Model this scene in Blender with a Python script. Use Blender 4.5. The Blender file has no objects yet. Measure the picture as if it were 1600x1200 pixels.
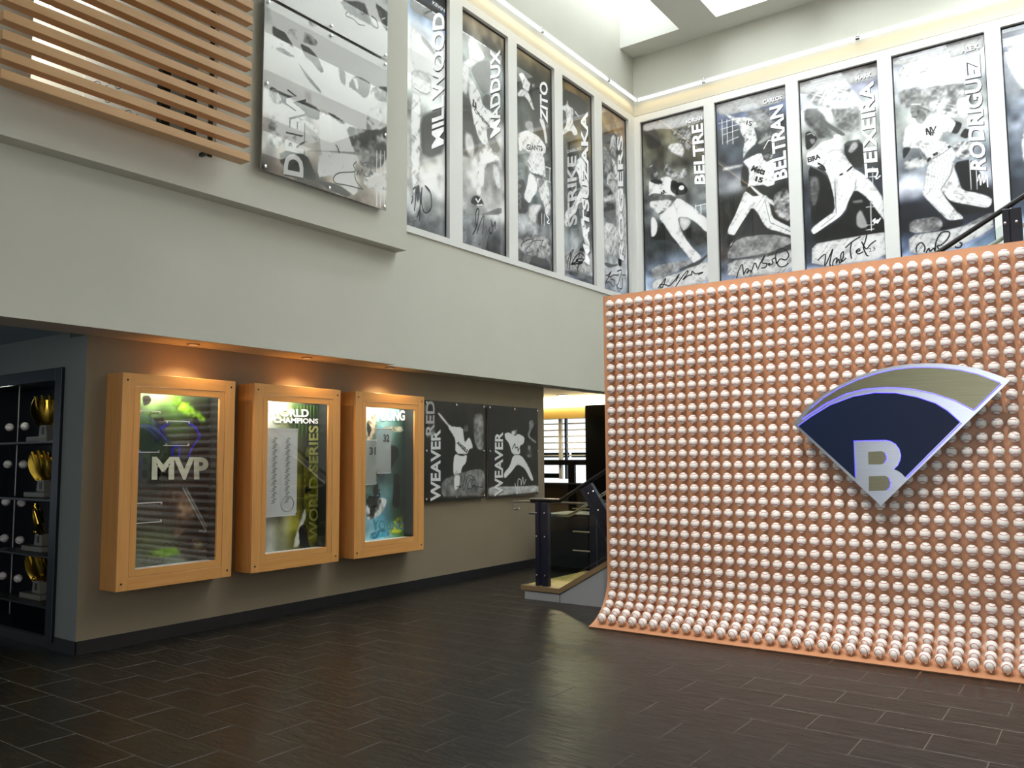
import bpy, math, random
import numpy as np
from mathutils import Vector, Matrix
from mathutils.geometry import tessellate_polygon

# ---------------------------------------------------------------- camera
SC = bpy.context.scene
COL = SC.collection
YAW, PITCH, ROLL, FPX, EYE = -0.62367, 0.08716, 0.00619, 1302.25, 1.6
def _camera():
    f = Vector((math.sin(YAW) * math.cos(PITCH), math.cos(YAW) * math.cos(PITCH), math.sin(PITCH)))
    r = Vector((math.cos(YAW), -math.sin(YAW), 0))
    d = f.cross(r)
    c, s = math.cos(ROLL), math.sin(ROLL)
    r2 = c * r + s * d
    d2 = -s * r + c * d
    cd = bpy.data.cameras.new('camera')
    cd.sensor_width = 36.0
    cd.lens = FPX / 1600 * 36.0
    cd.clip_end = 200
    o = bpy.data.objects.new('camera', cd)
    COL.objects.link(o)
    m = Matrix((r2, -d2, -f)).transposed().to_4x4()
    m.translation = Vector((0, 0, EYE))
    o.matrix_world = m
    SC.camera = o
_camera()

# ---------------------------------------------------------------- world, large lights, exposure
W = bpy.data.worlds.new('overcast')
SC.world = W
W.use_nodes = True
W.node_tree.nodes['Background'].inputs[0].default_value = (0.80, 0.90, 1.0, 1)
W.node_tree.nodes['Background'].inputs[1].default_value = 0.5
SC.view_settings.view_transform = 'Standard'
SC.view_settings.look = 'None'
SC.view_settings.gamma = 1
SC.view_settings.exposure = 0.5
SC.view_settings.use_curve_mapping = False
SC.cycles.max_bounces = 8
SC.cycles.transparent_max_bounces = 12
SC.cycles.caustics_reflective = False
SC.cycles.caustics_refractive = False
SC.cycles.sample_clamp_indirect = 4.0

def lamp(name, kind, loc, energy, color, parent=None, aim=None, **kw):
    ld = bpy.data.lights.new(name, kind)
    ld.energy = energy
    ld.color = color
    for k, v in kw.items():
        setattr(ld, k, v)
    o = bpy.data.objects.new(name, ld)
    COL.objects.link(o)
    o.location = loc
    if aim is not None:
        o.rotation_euler = (Vector(aim) - Vector(loc)).to_track_quat('-Z', 'Y').to_euler()
    if parent is not None:
        o.parent = parent
        o.location = Vector(loc) - origin_of(parent)
    return o

def origin_of(o):
    v = Vector((0, 0, 0))
    while o is not None:
        v += o.location
        o = o.parent
    return v

# daylight through the glazing of the roof lights (panes at the top of each well)
SKY_X = [(-6.70, -5.57), (-4.92, -3.79), (-3.14, -2.01), (-1.36, -0.23), (0.42, 1.55), (2.20, 3.33)]
SKY_Y0, SKY_Y1, CEIL_Z, WELL_Z = 6.4, 12.65, 8.79, 9.75
for k, (xa, xb) in enumerate(SKY_X):
    lamp('roof_daylight', 'AREA', ((xa + xb) / 2, (SKY_Y0 + SKY_Y1) / 2, WELL_Z - 0.03), (60, 130, 130, 190, 230, 230)[k], (0.86, 0.93, 1.0),
         aim=((xa + xb) / 2, (SKY_Y0 + SKY_Y1) / 2, 0), shape='RECTANGLE', size=xb - xa, size_y=SKY_Y1 - SKY_Y0)
# track spots that wash the baseball wall
for k, (sx, sy, sz, e) in enumerate([(-3.6, 4.2, 6.4, 440), (-2.0, 4.0, 6.4, 430), (-0.4, 4.0, 6.4, 430)]):
    lamp('track_spot', 'SPOT', (sx, sy, sz), e, (1.0, 0.92, 0.84), aim=(sx, 7.1, 0.9),
         spot_size=math.radians(62), spot_blend=0.8, shadow_soft_size=0.12)

# ---------------------------------------------------------------- materials
MATS = {}
def lin(c):
    c = c / 255.0
    return c / 12.92 if c <= 0.04045 else ((c + 0.055) / 1.055) ** 2.4
def rgb(r, g, b):
    return (lin(r), lin(g), lin(b), 1)
def mat(name, color, rough=0.6, metal=0.0, emit=None, estr=0.0, noise=0.0, nscale=8.0, bump=0.0, bscale=60.0, coat=0.0, spec=0.5, stretch=None):
    m = bpy.data.materials.new(name)
    m.use_nodes = True
    nt = m.node_tree
    b = nt.nodes['Principled BSDF']
    b.inputs['Base Color'].default_value = color
    b.inputs['Roughness'].default_value = rough
    b.inputs['Metallic'].default_value = metal
    b.inputs['Specular IOR Level'].default_value = spec
    b.inputs['Coat Weight'].default_value = coat
    if emit:
        b.inputs['Emission Color'].default_value = emit
        b.inputs['Emission Strength'].default_value = estr
    if noise or bump:
        tc = nt.nodes.new('ShaderNodeTexCoord')
        mp = nt.nodes.new('ShaderNodeMapping')
        if stretch:
            mp.inputs['Scale'].default_value = stretch
        nt.links.new(tc.outputs['Object'], mp.inputs['Vector'])
    if noise:
        n = nt.nodes.new('ShaderNodeTexNoise')
        n.inputs['Scale'].default_value = nscale
        n.inputs['Detail'].default_value = 6
        nt.links.new(mp.outputs[0], n.inputs['Vector'])
        mx = nt.nodes.new('ShaderNodeMix')
        mx.data_type = 'RGBA'
        lo = tuple(max(0, c * (1 - noise)) for c in color[:3]) + (1,)
        hi = tuple(min(1, c * (1 + noise)) for c in color[:3]) + (1,)
        mx.inputs[6].default_value = lo
        mx.inputs[7].default_value = hi
        cr = nt.nodes.new('ShaderNodeMapRange')
        cr.inputs[1].default_value = 0.3
        cr.inputs[2].default_value = 0.7
        nt.links.new(n.outputs[0], cr.inputs[0])
        nt.links.new(cr.outputs[0], mx.inputs[0])
        nt.links.new(mx.outputs[2], b.inputs['Base Color'])
    if bump:
        n2 = nt.nodes.new('ShaderNodeTexNoise')
        n2.inputs['Scale'].default_value = bscale
        n2.inputs['Detail'].default_value = 5
        nt.links.new(mp.outputs[0], n2.inputs['Vector'])
        bp = nt.nodes.new('ShaderNodeBump')
        bp.inputs['Strength'].default_value = bump
        bp.inputs['Distance'].default_value = 0.02
        nt.links.new(n2.outputs[0], bp.inputs['Height'])
        nt.links.new(bp.outputs[0], b.inputs['Normal'])
    MATS[name] = m
    return m

def glass_mat(name, tint=(1, 1, 1, 1), rough=0.0, extra=0.0):
    # thin pane: light goes straight through, the surface mirrors by its angle
    m = bpy.data.materials.new(name)
    m.use_nodes = True
    nt = m.node_tree
    nt.nodes.clear()
    out = nt.nodes.new('ShaderNodeOutputMaterial')
    mx = nt.nodes.new('ShaderNodeMixShader')
    tr = nt.nodes.new('ShaderNodeBsdfTransparent')
    gl = nt.nodes.new('ShaderNodeBsdfGlossy')
    lw = nt.nodes.new('ShaderNodeLayerWeight')
    lw.inputs['Blend'].default_value = 0.5
    fr = nt.nodes.new('ShaderNodeMath')
    fr.operation = 'POWER'
    fr.inputs[1].default_value = 4.0
    nt.links.new(lw.outputs['Facing'], fr.inputs[0])
    ad = nt.nodes.new('ShaderNodeMath')
    ad.operation = 'MULTIPLY_ADD'
    ad.inputs[1].default_value = 0.9
    ad.inputs[2].default_value = extra
    tr.inputs[0].default_value = tint
    gl.inputs['Roughness'].default_value = rough
    nt.links.new(fr.outputs[0], ad.inputs[0])
    nt.links.new(ad.outputs[0], mx.inputs[0])
    nt.links.new(tr.outputs[0], mx.inputs[1])
    nt.links.new(gl.outputs[0], mx.inputs[2])
    nt.links.new(mx.outputs[0], out.inputs[0])
    MATS[name] = m
    return m

def frosted_mat(name, color, clear):
    m = bpy.data.materials.new(name)
    m.use_nodes = True
    nt = m.node_tree
    b = nt.nodes['Principled BSDF']
    b.inputs['Base Color'].default_value = color
    b.inputs['Roughness'].default_value = 0.4
    b.inputs['Alpha'].default_value = 1 - clear
    MATS[name] = m
frosted_mat('frosted_clear', rgb(196, 200, 198), 0.5)

def wood_mat(name, c1, c2, axis, rough=0.38, ring=26.0):
    # straight-grained veneer; axis = the direction of the grain
    m = bpy.data.materials.new(name)
    m.use_nodes = True
    nt = m.node_tree
    b = nt.nodes['Principled BSDF']
    b.inputs['Roughness'].default_value = rough
    tc = nt.nodes.new('ShaderNodeTexCoord')
    mp = nt.nodes.new('ShaderNodeMapping')
    s = [ring, ring, ring]
    s[axis] = 1.6
    mp.inputs['Scale'].default_value = s
    n = nt.nodes.new('ShaderNodeTexNoise')
    n.inputs['Scale'].default_value = 1.0
    n.inputs['Detail'].default_value = 8
    n.inputs['Distortion'].default_value = 0.6
    mx = nt.nodes.new('ShaderNodeMix')
    mx.data_type = 'RGBA'
    mx.inputs[6].default_value = c1
    mx.inputs[7].default_value = c2
    nt.links.new(tc.outputs['Object'], mp.inputs[0])
    nt.links.new(mp.outputs[0], n.inputs['Vector'])
    nt.links.new(n.outputs[0], mx.inputs[0])
    nt.links.new(mx.outputs[2], b.inputs['Base Color'])
    MATS[name] = m
    return m

mat('paint_light', rgb(214, 212, 200), 0.75, noise=0.02, nscale=1.5)
mat('paint_taupe', rgb(140, 126, 104), 0.7, noise=0.04, nscale=2.0)
mat('paint_grey', rgb(132, 138, 134), 0.7)
mat('ceiling_white', rgb(226, 226, 218), 0.8)
mat('ceiling_blue', rgb(168, 184, 196), 0.8)
mat('frame_white', rgb(244, 243, 240), 0.35)
mat('gasket', rgb(24, 26, 32), 0.4)
mat('rubber_base', rgb(34, 33, 34), 0.45)
mat('grout', rgb(102, 94, 83), 0.85)
mat('navy_steel', rgb(18, 22, 40), 0.35, metal=0.0, coat=0.2)
mat('black_steel', rgb(16, 16, 18), 0.4)
mat('stainless', rgb(190, 190, 188), 0.28, metal=1.0)
mat('chrome', rgb(225, 225, 228), 0.12, metal=1.0)
mat('brushed_bright', rgb(206, 211, 224), 0.30, metal=1.0, noise=0.06, nscale=1.0, stretch=(2, 2, 120))
mat('brushed_olive', rgb(138, 136, 112), 0.36, metal=1.0, noise=0.10, nscale=1.0, stretch=(2, 2, 120))
mat('emblem_navy', rgb(13, 27, 56), 0.4, noise=0.05, nscale=40, spec=0.25)
mat('led_blue', rgb(60, 60, 255), 0.5, emit=(0.08, 0.06, 1.0, 1), estr=2.6)
mat('gold', rgb(214, 176, 70), 0.22, metal=1.0)
mat('ball_leather', rgb(243, 240, 236), 0.5)
mat('ball_stitch', rgb(176, 64, 70), 0.6)
mat('cup', rgb(232, 206, 178), 0.25, metal=0.6)
mat('cabinet_navy', rgb(17, 21, 32), 0.4)
mat('trophy_base', rgb(126, 122, 110), 0.45)
mat('acrylic_edge', rgb(230, 240, 240), 0.1, emit=(0.8, 0.95, 1, 1), estr=0.0)
mat('cove_light', (1, 1, 1, 1), 0.5, emit=(1.0, 0.90, 0.62, 1), estr=11)
mat('cove_paint', rgb(222, 190, 110), 0.7)
mat('tube_glow', (1, 1, 1, 1), 0.5, emit=(0.90, 0.94, 1.0, 1), estr=0.75)
mat('lamp_dim', (1, 1, 1, 1), 0.5, emit=(1.0, 0.75, 0.42, 1), estr=0.12)
mat('lamp_warm', (1, 1, 1, 1), 0.5, emit=(1.0, 0.82, 0.55, 1), estr=20)
mat('outside_day', (1, 1, 1, 1), 0.5, emit=(0.84, 0.93, 1.0, 1), estr=0.85)
mat('alcove_day', (1, 1, 1, 1), 0.5, emit=(0.74, 0.88, 1.0, 1), estr=0.32)
mat('entrance_fill', (1, 1, 1, 1), 0.5, emit=(0.92, 0.96, 1.0, 1), estr=2.2)
mat('blind', rgb(236, 242, 248), 0.6)
mat('ink_white', rgb(248, 248, 248), 0.5)
mat('ink_black', rgb(28, 28, 32), 0.5)
mat('ink_soft', rgb(205, 205, 205), 0.5)
mat('slate', rgb(27, 24, 20), 0.31, noise=0.30, nscale=3.0, bump=0.55, bscale=5.0, spec=0.40, stretch=(1.0, 3.2, 1.0))
mat('landing_stone', rgb(150, 134, 78), 0.35, noise=0.12, nscale=5)
mat('stringer_wood', rgb(120, 104, 78), 0.35)
mat('stair_side', rgb(140, 146, 152), 0.6)
glass_mat('pane_glass', extra=0.03)
glass_mat('acrylic_gloss', extra=0.045)
glass_mat('acrylic_low', extra=0.004)
glass_mat('case_glass', extra=0.04)
glass_mat('rail_glass', tint=(0.86, 0.92, 0.9, 1), extra=0.02)
glass_mat('acrylic', tint=(0.93, 0.97, 0.96, 1), extra=0.02)
wood_mat('maple_v', rgb(206, 142, 74), rgb(232, 172, 102), 2)
wood_mat('maple_h', rgb(206, 142, 74), rgb(232, 172, 102), 1)
wood_mat('slat_wood', rgb(204, 156, 106), rgb(226, 182, 132), 1, ring=18)
wood_mat('panel_wood', rgb(190, 138, 102), rgb(202, 150, 114), 2, rough=0.42, ring=9)
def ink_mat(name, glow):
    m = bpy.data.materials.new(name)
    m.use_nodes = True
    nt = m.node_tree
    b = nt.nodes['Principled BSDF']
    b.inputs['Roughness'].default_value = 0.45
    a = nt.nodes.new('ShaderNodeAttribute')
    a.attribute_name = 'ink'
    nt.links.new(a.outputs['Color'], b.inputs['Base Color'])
    if glow:                                    # emission added to brighten the film, standing for daylight behind it
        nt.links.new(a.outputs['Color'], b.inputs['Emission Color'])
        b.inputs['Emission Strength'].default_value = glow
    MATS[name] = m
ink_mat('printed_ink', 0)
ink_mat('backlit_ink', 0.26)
mat('backlit_white', rgb(250, 250, 250), 0.5, emit=(0.95, 0.97, 1.0, 1), estr=0.32)  # white lettering carries the same added glow as the window prints
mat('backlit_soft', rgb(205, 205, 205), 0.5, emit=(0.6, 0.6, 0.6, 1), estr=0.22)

# ---------------------------------------------------------------- mesh helpers
class MB:
    """collects faces; build() links them as one mesh object"""
    def __init__(self):
        self.v, self.f = [], []
    def add(self, vs, fs):
        n = len(self.v)
        self.v += [tuple(p) for p in vs]
        self.f += [tuple(i + n for i in q) for q in fs]
        return self
    def quad(self, a, b, c, d):
        return self.add([a, b, c, d], [(0, 1, 2, 3)])
    def box(self, x0, x1, y0, y1, z0, z1):
        vs = [(x, y, z) for x in (x0, x1) for y in (y0, y1) for z in (z0, z1)]
        return self.add(vs, [(0, 1, 3, 2), (4, 6, 7, 5), (0, 4, 5, 1), (2, 3, 7, 6), (0, 2, 6, 4), (1, 5, 7, 3)])
    def cbox(self, x0, x1, y0, y1, z0, z1, c=0.004):
        """box with chamfered edges"""
        X, Y, Z = (x0, x1), (y0, y1), (z0, z1)
        ctr = Vector(((x0 + x1) / 2, (y0 + y1) / 2, (z0 + z1) / 2))
        vs, idx = [], {}
        for i in (0, 1):
            for j in (0, 1):
                for k in (0, 1):
                    sx, sy, sz = 1 - 2 * i, 1 - 2 * j, 1 - 2 * k
                    for ax in range(3):
                        p = [X[i] + sx * c, Y[j] + sy * c, Z[k] + sz * c]
                        p[ax] = (X[i], Y[j], Z[k])[ax]
                        idx[(i, j, k, ax)] = len(vs)
                        vs.append(tuple(p))
        fs = []
        I = lambda i, j, k, a: idx[(i, j, k, a)]
        for s in (0, 1):
            fs.append([I(s, 0, 0, 0), I(s, 1, 0, 0), I(s, 1, 1, 0), I(s, 0, 1, 0)])
            fs.append([I(0, s, 0, 1), I(1, s, 0, 1), I(1, s, 1, 1), I(0, s, 1, 1)])
            fs.append([I(0, 0, s, 2), I(1, 0, s, 2), I(1, 1, s, 2), I(0, 1, s, 2)])
        for a in (0, 1):
            for b in (0, 1):
                fs.append([I(a, b, 0, 0), I(a, b, 1, 0), I(a, b, 1, 1), I(a, b, 0, 1)])
                fs.append([I(a, 0, b, 0), I(a, 1, b, 0), I(a, 1, b, 2), I(a, 0, b, 2)])
                fs.append([I(0, a, b, 1), I(1, a, b, 1), I(1, a, b, 2), I(0, a, b, 2)])
        for i in (0, 1):
            for j in (0, 1):
                for k in (0, 1):
                    fs.append([I(i, j, k, 0), I(i, j, k, 1), I(i, j, k, 2)])
        out = []
        for f in fs:
            P = [Vector(vs[q]) for q in f]
            n = (P[1] - P[0]).cross(P[2] - P[0])
            m = sum(P, Vector()) / len(P)
            out.append(tuple(f) if n.dot(m - ctr) > 0 else tuple(reversed(f)))
        return self.add(vs, out)
    def prism(self, poly, to3, d0, d1, holes=()):
        """polygon in (a, b) pushed from depth d0 to d1; to3(a, b, d) gives the point"""
        loops = [list(poly)] + [list(h) for h in holes]
        flat = [p for l in loops for p in l]
        tri = tessellate_polygon([[Vector((p[0], p[1], 0)) for p in l] for l in loops])
        n = len(flat)
        vs = [to3(p[0], p[1], d0) for p in flat] + [to3(p[0], p[1], d1) for p in flat]
        fs = []
        for t in tri:
            fs.append(tuple(t))
            fs.append(tuple(i + n for i in reversed(t)))
        k = 0
        for l in loops:
            m = len(l)
            for i in range(m):
                a, b = k + i, k + (i + 1) % m
                fs.append((a, b, b + n, a + n))
            k += m
        return self.add(vs, fs)
    def tube(self, pts, r, seg=10, cap=True, closed=False):
        pts = [Vector(p) for p in pts]
        n = len(pts)
        rr = r if isinstance(r, (list, tuple)) else [r] * n
        vs, fs = [], []
        up = None
        for i, p in enumerate(pts):
            if closed:
                t = (pts[(i + 1) % n] - pts[i - 1]).normalized()
            else:
                a = pts[max(0, i - 1)]
                b = pts[min(n - 1, i + 1)]
                t = (b - a).normalized()
            if up is None:
                up = Vector((0, 0, 1)) if abs(t.z) < 0.9 else Vector((1, 0, 0))
            s = t.cross(up)
            if s.length < 1e-6:
                s = t.orthogonal()
            s.normalize()
            up = s.cross(t).normalized()
            for k in range(seg):
                an = 2 * math.pi * k / seg
                vs.append(p + rr[i] * (math.cos(an) * s + math.sin(an) * up))
        m = n if closed else n - 1
        for i in range(m):
            j = (i + 1) % n
            for k in range(seg):
                k2 = (k + 1) % seg
                fs.append((i * seg + k, i * seg + k2, j * seg + k2, j * seg + k))
        if cap and not closed:
            fs.append(tuple(range(seg)))
            fs.append(tuple((n - 1) * seg + k for k in reversed(range(seg))))
        return self.add(vs, fs)
    def lathe(self, base, axis, prof, seg=16):
        """profile [(distance along axis, radius)]"""
        base, axis = Vector(base), Vector(axis).normalized()
        s = axis.orthogonal().normalized()
        t = axis.cross(s)
        vs, fs = [], []
        for d, r in prof:
            for k in range(seg):
                an = 2 * math.pi * k / seg
                vs.append(base + axis * d + r * (math.cos(an) * s + math.sin(an) * t))
        for i in range(len(prof) - 1):
            for k in range(seg):
                k2 = (k + 1) % seg
                fs.append((i * seg + k, i * seg + k2, (i + 1) * seg + k2, (i + 1) * seg + k))
        fs.append(tuple(reversed(range(seg))))
        fs.append(tuple((len(prof) - 1) * seg + k for k in range(seg)))
        return self.add(vs, fs)
    def mesh(self, name, m, off=(0, 0, 0), smooth=False):
        off = Vector(off)
        me = bpy.data.meshes.new(name)
        me.from_pydata([tuple(Vector(p) - off) for p in self.v], [], self.f)
        me.materials.append(MATS[m])
        me.validate()
        me.update()
        if smooth:
            for p in me.polygons:
                p.use_smooth = True
        return me
    def build(self, name, m, parent=None, smooth=False, fix=True):
        if parent is not None:
            off = origin_of(parent)
        else:
            a = np.array(self.v)
            off = Vector(((a[:, 0].min() + a[:, 0].max()) / 2, (a[:, 1].min() + a[:, 1].max()) / 2, a[:, 2].min()))
        me = self.mesh(name, m, off, smooth)
        if fix:
            import bmesh
            b = bmesh.new()
            b.from_mesh(me)
            bmesh.ops.recalc_face_normals(b, faces=b.faces)
            b.to_mesh(me)
            b.free()
        if smooth:
            me.set_sharp_from_angle(angle=math.radians(35))
        o = bpy.data.objects.new(name, me)
        COL.objects.link(o)
        if parent is not None:
            o.parent = parent
        else:
            o.location = off
        return o

def tag(o, label, cat, group=None):
    o['label'] = label
    o['category'] = cat
    if group:
        o['group'] = group
    return o
def thing(name, loc, label, cat, group=None):
    o = bpy.data.objects.new(name, None)
    COL.objects.link(o)
    o.location = loc
    o.empty_display_size = 0.1
    return tag(o, label, cat, group)
def struct(o):
    o['kind'] = 'structure'
    return o
def box(x0, x1, y0, y1, z0, z1):
    return MB().box(x0, x1, y0, y1, z0, z1)

# frames of reference for things that hang on a wall: (along, up, out)
def on_left(x):
    return lambda a, b, d: (x + d, a, b)
def on_right(y):
    return lambda a, b, d: (a, y - d, b)

def text_mesh(txt, weight=0.0, shear=0.0):
    cu = bpy.data.curves.new('t', 'FONT')
    cu.body = txt
    cu.size = 1.0
    cu.offset = weight
    cu.shear = shear
    cu.resolution_u = 3
    o = bpy.data.objects.new('t', cu)
    COL.objects.link(o)
    dg = bpy.context.evaluated_depsgraph_get()
    me = o.evaluated_get(dg).to_mesh()
    V = np.array([v.co[:] for v in me.vertices])
    F = [tuple(p.vertices) for p in me.polygons]
    o.evaluated_get(dg).to_mesh_clear()
    bpy.data.objects.remove(o)
    bpy.data.curves.remove(cu)
    V[:, 0] = (V[:, 0] - V[:, 0].min()) / (V[:, 0].max() - V[:, 0].min())
    V[:, 1] = (V[:, 1] - V[:, 1].min()) / (V[:, 1].max() - V[:, 1].min())
    return V[:, :2], F

def lettering(mb, txt, quad, to3, d, weight=0.02, shear=0.0):
    """text stretched over a quad (start-bottom, end-bottom, end-top, start-top) of wall coordinates"""
    V, F = text_mesh(txt, weight, shear)
    q = [np.array(p, float) for p in quad]
    P = [((1 - s) * (1 - t) * q[0] + s * (1 - t) * q[1] + s * t * q[2] + (1 - s) * t * q[3]) for s, t in V]
    mb.add([to3(p[0], p[1], d) for p in P], F)
    return mb

def ribbon(mb, pts, w, to3, d, smooth=True):
    """pen stroke: a flat ribbon along a smoothed polyline"""
    P = np.array(pts, float)
    if smooth and len(P) > 2:
        out = []
        n = len(P)
        for i in range(n - 1):
            p0, p1, p2, p3 = P[max(0, i - 1)], P[i], P[i + 1], P[min(n - 1, i + 2)]
            for t in np.linspace(0, 1, 5)[:-1]:
                out.append(0.5 * (2 * p1 + (p2 - p0) * t + (2 * p0 - 5 * p1 + 4 * p2 - p3) * t * t + (3 * p1 - p0 - 3 * p2 + p3) * t ** 3))
        out.append(P[-1])
        P = np.array(out)
    T = np.gradient(P, axis=0)
    T /= np.maximum(1e-9, np.linalg.norm(T, axis=1))[:, None]
    N = np.stack([-T[:, 1], T[:, 0]], 1) * (w / 2)
    vs, fs = [], []
    for i in range(len(P)):
        for s in (1, -1):
            q = P[i] + s * N[i]
            vs.append(to3(q[0], q[1], d))
    for i in range(len(P) - 1):
        fs.append((2 * i, 2 * i + 1, 2 * i + 3, 2 * i + 2))
    mb.add(vs, fs)

# ================================================================ the setting
XA, XBAND, XBLK, XWIN, YD, YRET = -7.0, -6.56, -6.39, -6.70, 13.13, 3.58
ZS = 2.65                                   # underside of the overhang
random.seed(4)

# ---- floor: grout bed with slate tiles laid in running bond
floor = struct(box(-13, 5, -5, 16, -0.08, -0.0015).build('floor', 'grout'))
TX, TY, GAP = 0.63, 0.313, 0.006
def project(p):
    sy, cy, sp, cp = math.sin(YAW), math.cos(YAW), math.sin(PITCH), math.cos(PITCH)
    x, y, z = p[0], p[1], p[2] - EYE
    f = x * sy * cp + y * cy * cp + z * sp
    if f < 0.3:
        return None
    r = x * cy - y * sy
    u = -x * sy * sp - y * cy * sp + z * cp
    return 800 + FPX * r / f, 600 - FPX * u / f, f
def tiles():
    kinds = []
    for k in range(4):
        m = MB().cbox(0, TX - GAP, 0, TY - GAP, -0.012, 0, 0.001)
        me = m.mesh('tile', 'slate')
        kinds.append(me)
    near, far = [], []
    for j in range(-20, 37):
        y = 4.79 + TY * j
        for i in range(-22, 10):
            x = -1.25 + TX * i + (TX / 2 if j % 2 else 0)
            if y + TY > 16 or y < -1.5 or x < -12.9 or x + TX > 4.9:
                continue
            if x + TX < XA + 0.02 and x > -7.62 and YRET < y < 10.6:
                continue
            if y > 13.2 and x > -6.6:
                continue
            c = project((x + TX / 2, y + TY / 2, 0))
            seen = c is not None and -60 < c[0] < 1660 and c[1] < 1240 and y < 8.4 and not (y > 6.9 and x > -4.1) and not (x < XA - 0.4 and y > 3.4)
            (near if seen else far).append((c[2] if c else 99, x, y))
    near.sort()
    far += near[300:]
    for _, x, y in near[:300]:
        o = bpy.data.objects.new('tile', random.choice(kinds))
        COL.objects.link(o)
        o.parent = floor
        o.location = Vector((x + GAP / 2, y + GAP / 2, random.uniform(-0.0004, 0.0004))) - origin_of(floor)
    m = MB()
    for _, x, y in far:
        m.box(x + GAP / 2, x + TX - GAP / 2, y + GAP / 2, y + TY - GAP / 2, -0.0014, 0)
    m.build('tile_field', 'slate', floor)['kind'] = 'stuff'
tiles()

# ---- left side: lower wall, overhanging bands, window wall
def pieces(name, m, boxes):
    mb = MB()
    for b in boxes:
        mb.box(*b)
    return struct(mb.build(name, m))
pieces('wall_left', 'paint_taupe', [(XA - 0.3, XA, YRET, 10.55, 0, ZS)])
pieces('wall_left_return', 'paint_grey', [(-7.36, XA - 0.3, YRET, YRET + 0.12, 0, 2.70), (-13, -7.36, YRET, YRET + 0.12, 2.36, 2.70),
                                          (-13, -9.95, YRET, YRET + 0.12, 0.0, 2.36), ])
pieces('baseboard_return', 'rubber_base', [(-9.95, -7.36, YRET - 0.01, YRET + 0.12, 0.0, 0.09)])
pieces('wall_left_corner', 'paint_grey', [(XA - 0.3, XA - 0.002, YRET - 0.003, YRET, 0, ZS)])
pieces('wall_left_band', 'paint_light', [(XA, XBAND, -5, 6.85, ZS, 3.94)])
OY0, OY1, OZ0, OZ1 = 2.77, 4.355, 4.36, 6.3
pieces('wall_left_upper', 'paint_light', [(XA + 0.3, XBLK, -5, OY0, 3.94, WELL_Z), (XA + 0.3, XBLK, OY1, 6.85, 3.94, WELL_Z),
                                          (XA + 0.3, XBLK, OY0, OY1, 3.94, OZ0), (XA + 0.3, XBLK, OY0, OY1, OZ1, WELL_Z)])
pieces('wall_left_windows', 'paint_light', [(XA, XWIN, 6.85, YD, ZS, 4.28), (XA, XWIN, 6.85, YD, 7.70, WELL_Z), (XA, XWIN - 0.12, 6.85, YD, 4.28, 7.70)])
pieces('wall_right', 'paint_light', [(XWIN, 5, YD, YD + 0.3, 0, 4.28), (XWIN, 5, YD, YD + 0.3, 7.70, WELL_Z), (XWIN, 5, YD + 0.12, YD + 0.3, 4.28, 7.70),
                                     (0.43, 5, YD, YD + 0.12, 4.28, 7.70)])
pieces('wall_right_side', 'paint_light', [(5, 5.2, -5, YD + 0.3, 0, WELL_Z)])
pieces('wall_back', 'paint_light', [(-13, -3.0, -5.2, -5, 0, WELL_Z), (4.6, 5.2, -5.2, -5, 0, WELL_Z), (-3.0, 4.6, -5.2, -5, 4.2, WELL_Z), (-3.0, 4.6, -5.2, -5, 0, 0.15)])
w2 = struct(MB().box(-3.0, 4.6, -5.12, -5.06, 2.3, 2.42).build('window_fill_back', 'black_steel'))      # unseen glazed front, added for fill and reflections opposite the baseball wall
for k in range(6):
    x = -3.0 + 7.6 * k / 5
    MB().box(x - 0.04, x + 0.04, -5.13, -5.05, 0.15, 4.2).build('window_post', 'black_steel', w2)
MB().box(-3.0, 4.6, -5.3, -5.28, 0.1, 4.25).build('daylight', 'entrance_fill', w2)  # glowing sheet added as fill for the emblem, baseball wall and floor
pieces('wall_far_left', 'paint_grey', [(-13.2, -13, 2.6, 16, 0, 3.1), (-13.2, -13, -5, -3.4, 0, 3.1), (-13.2, -13, -3.4, 2.6, 0, 0.5), (-13.2, -13, -3.4, 2.6, 2.5, 3.1)])
w3 = struct(MB().box(-13.12, -13.06, -3.4, 2.6, 1.46, 1.52).build('window_3', 'black_steel'))     # unseen window added for the daylight in the side passage
for y in (-3.4, -1.4, 0.6, 2.6):
    MB().box(-13.13, -13.05, y - 0.03, y + 0.03, 0.5, 2.5).build('window_post', 'black_steel', w3)
MB().box(-13.3, -13.28, -3.5, 2.7, 0.4, 2.6).build('daylight', 'alcove_day', w3)
pieces('ceiling_alcove', 'ceiling_blue', [(-13, XA, -5, YRET + 0.12, 2.70, 2.80), (-13, XA - 0.3, YRET + 0.12, 10.6, 3.0, 3.1)])
# baseboards
pieces('baseboard_left', 'rubber_base', [(XA, XA + 0.012, YRET - 0.012, 10.55, 0, 0.11), (XA - 0.36, XA + 0.012, YRET - 0.015, YRET - 0.003, 0, 0.11)])

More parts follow.
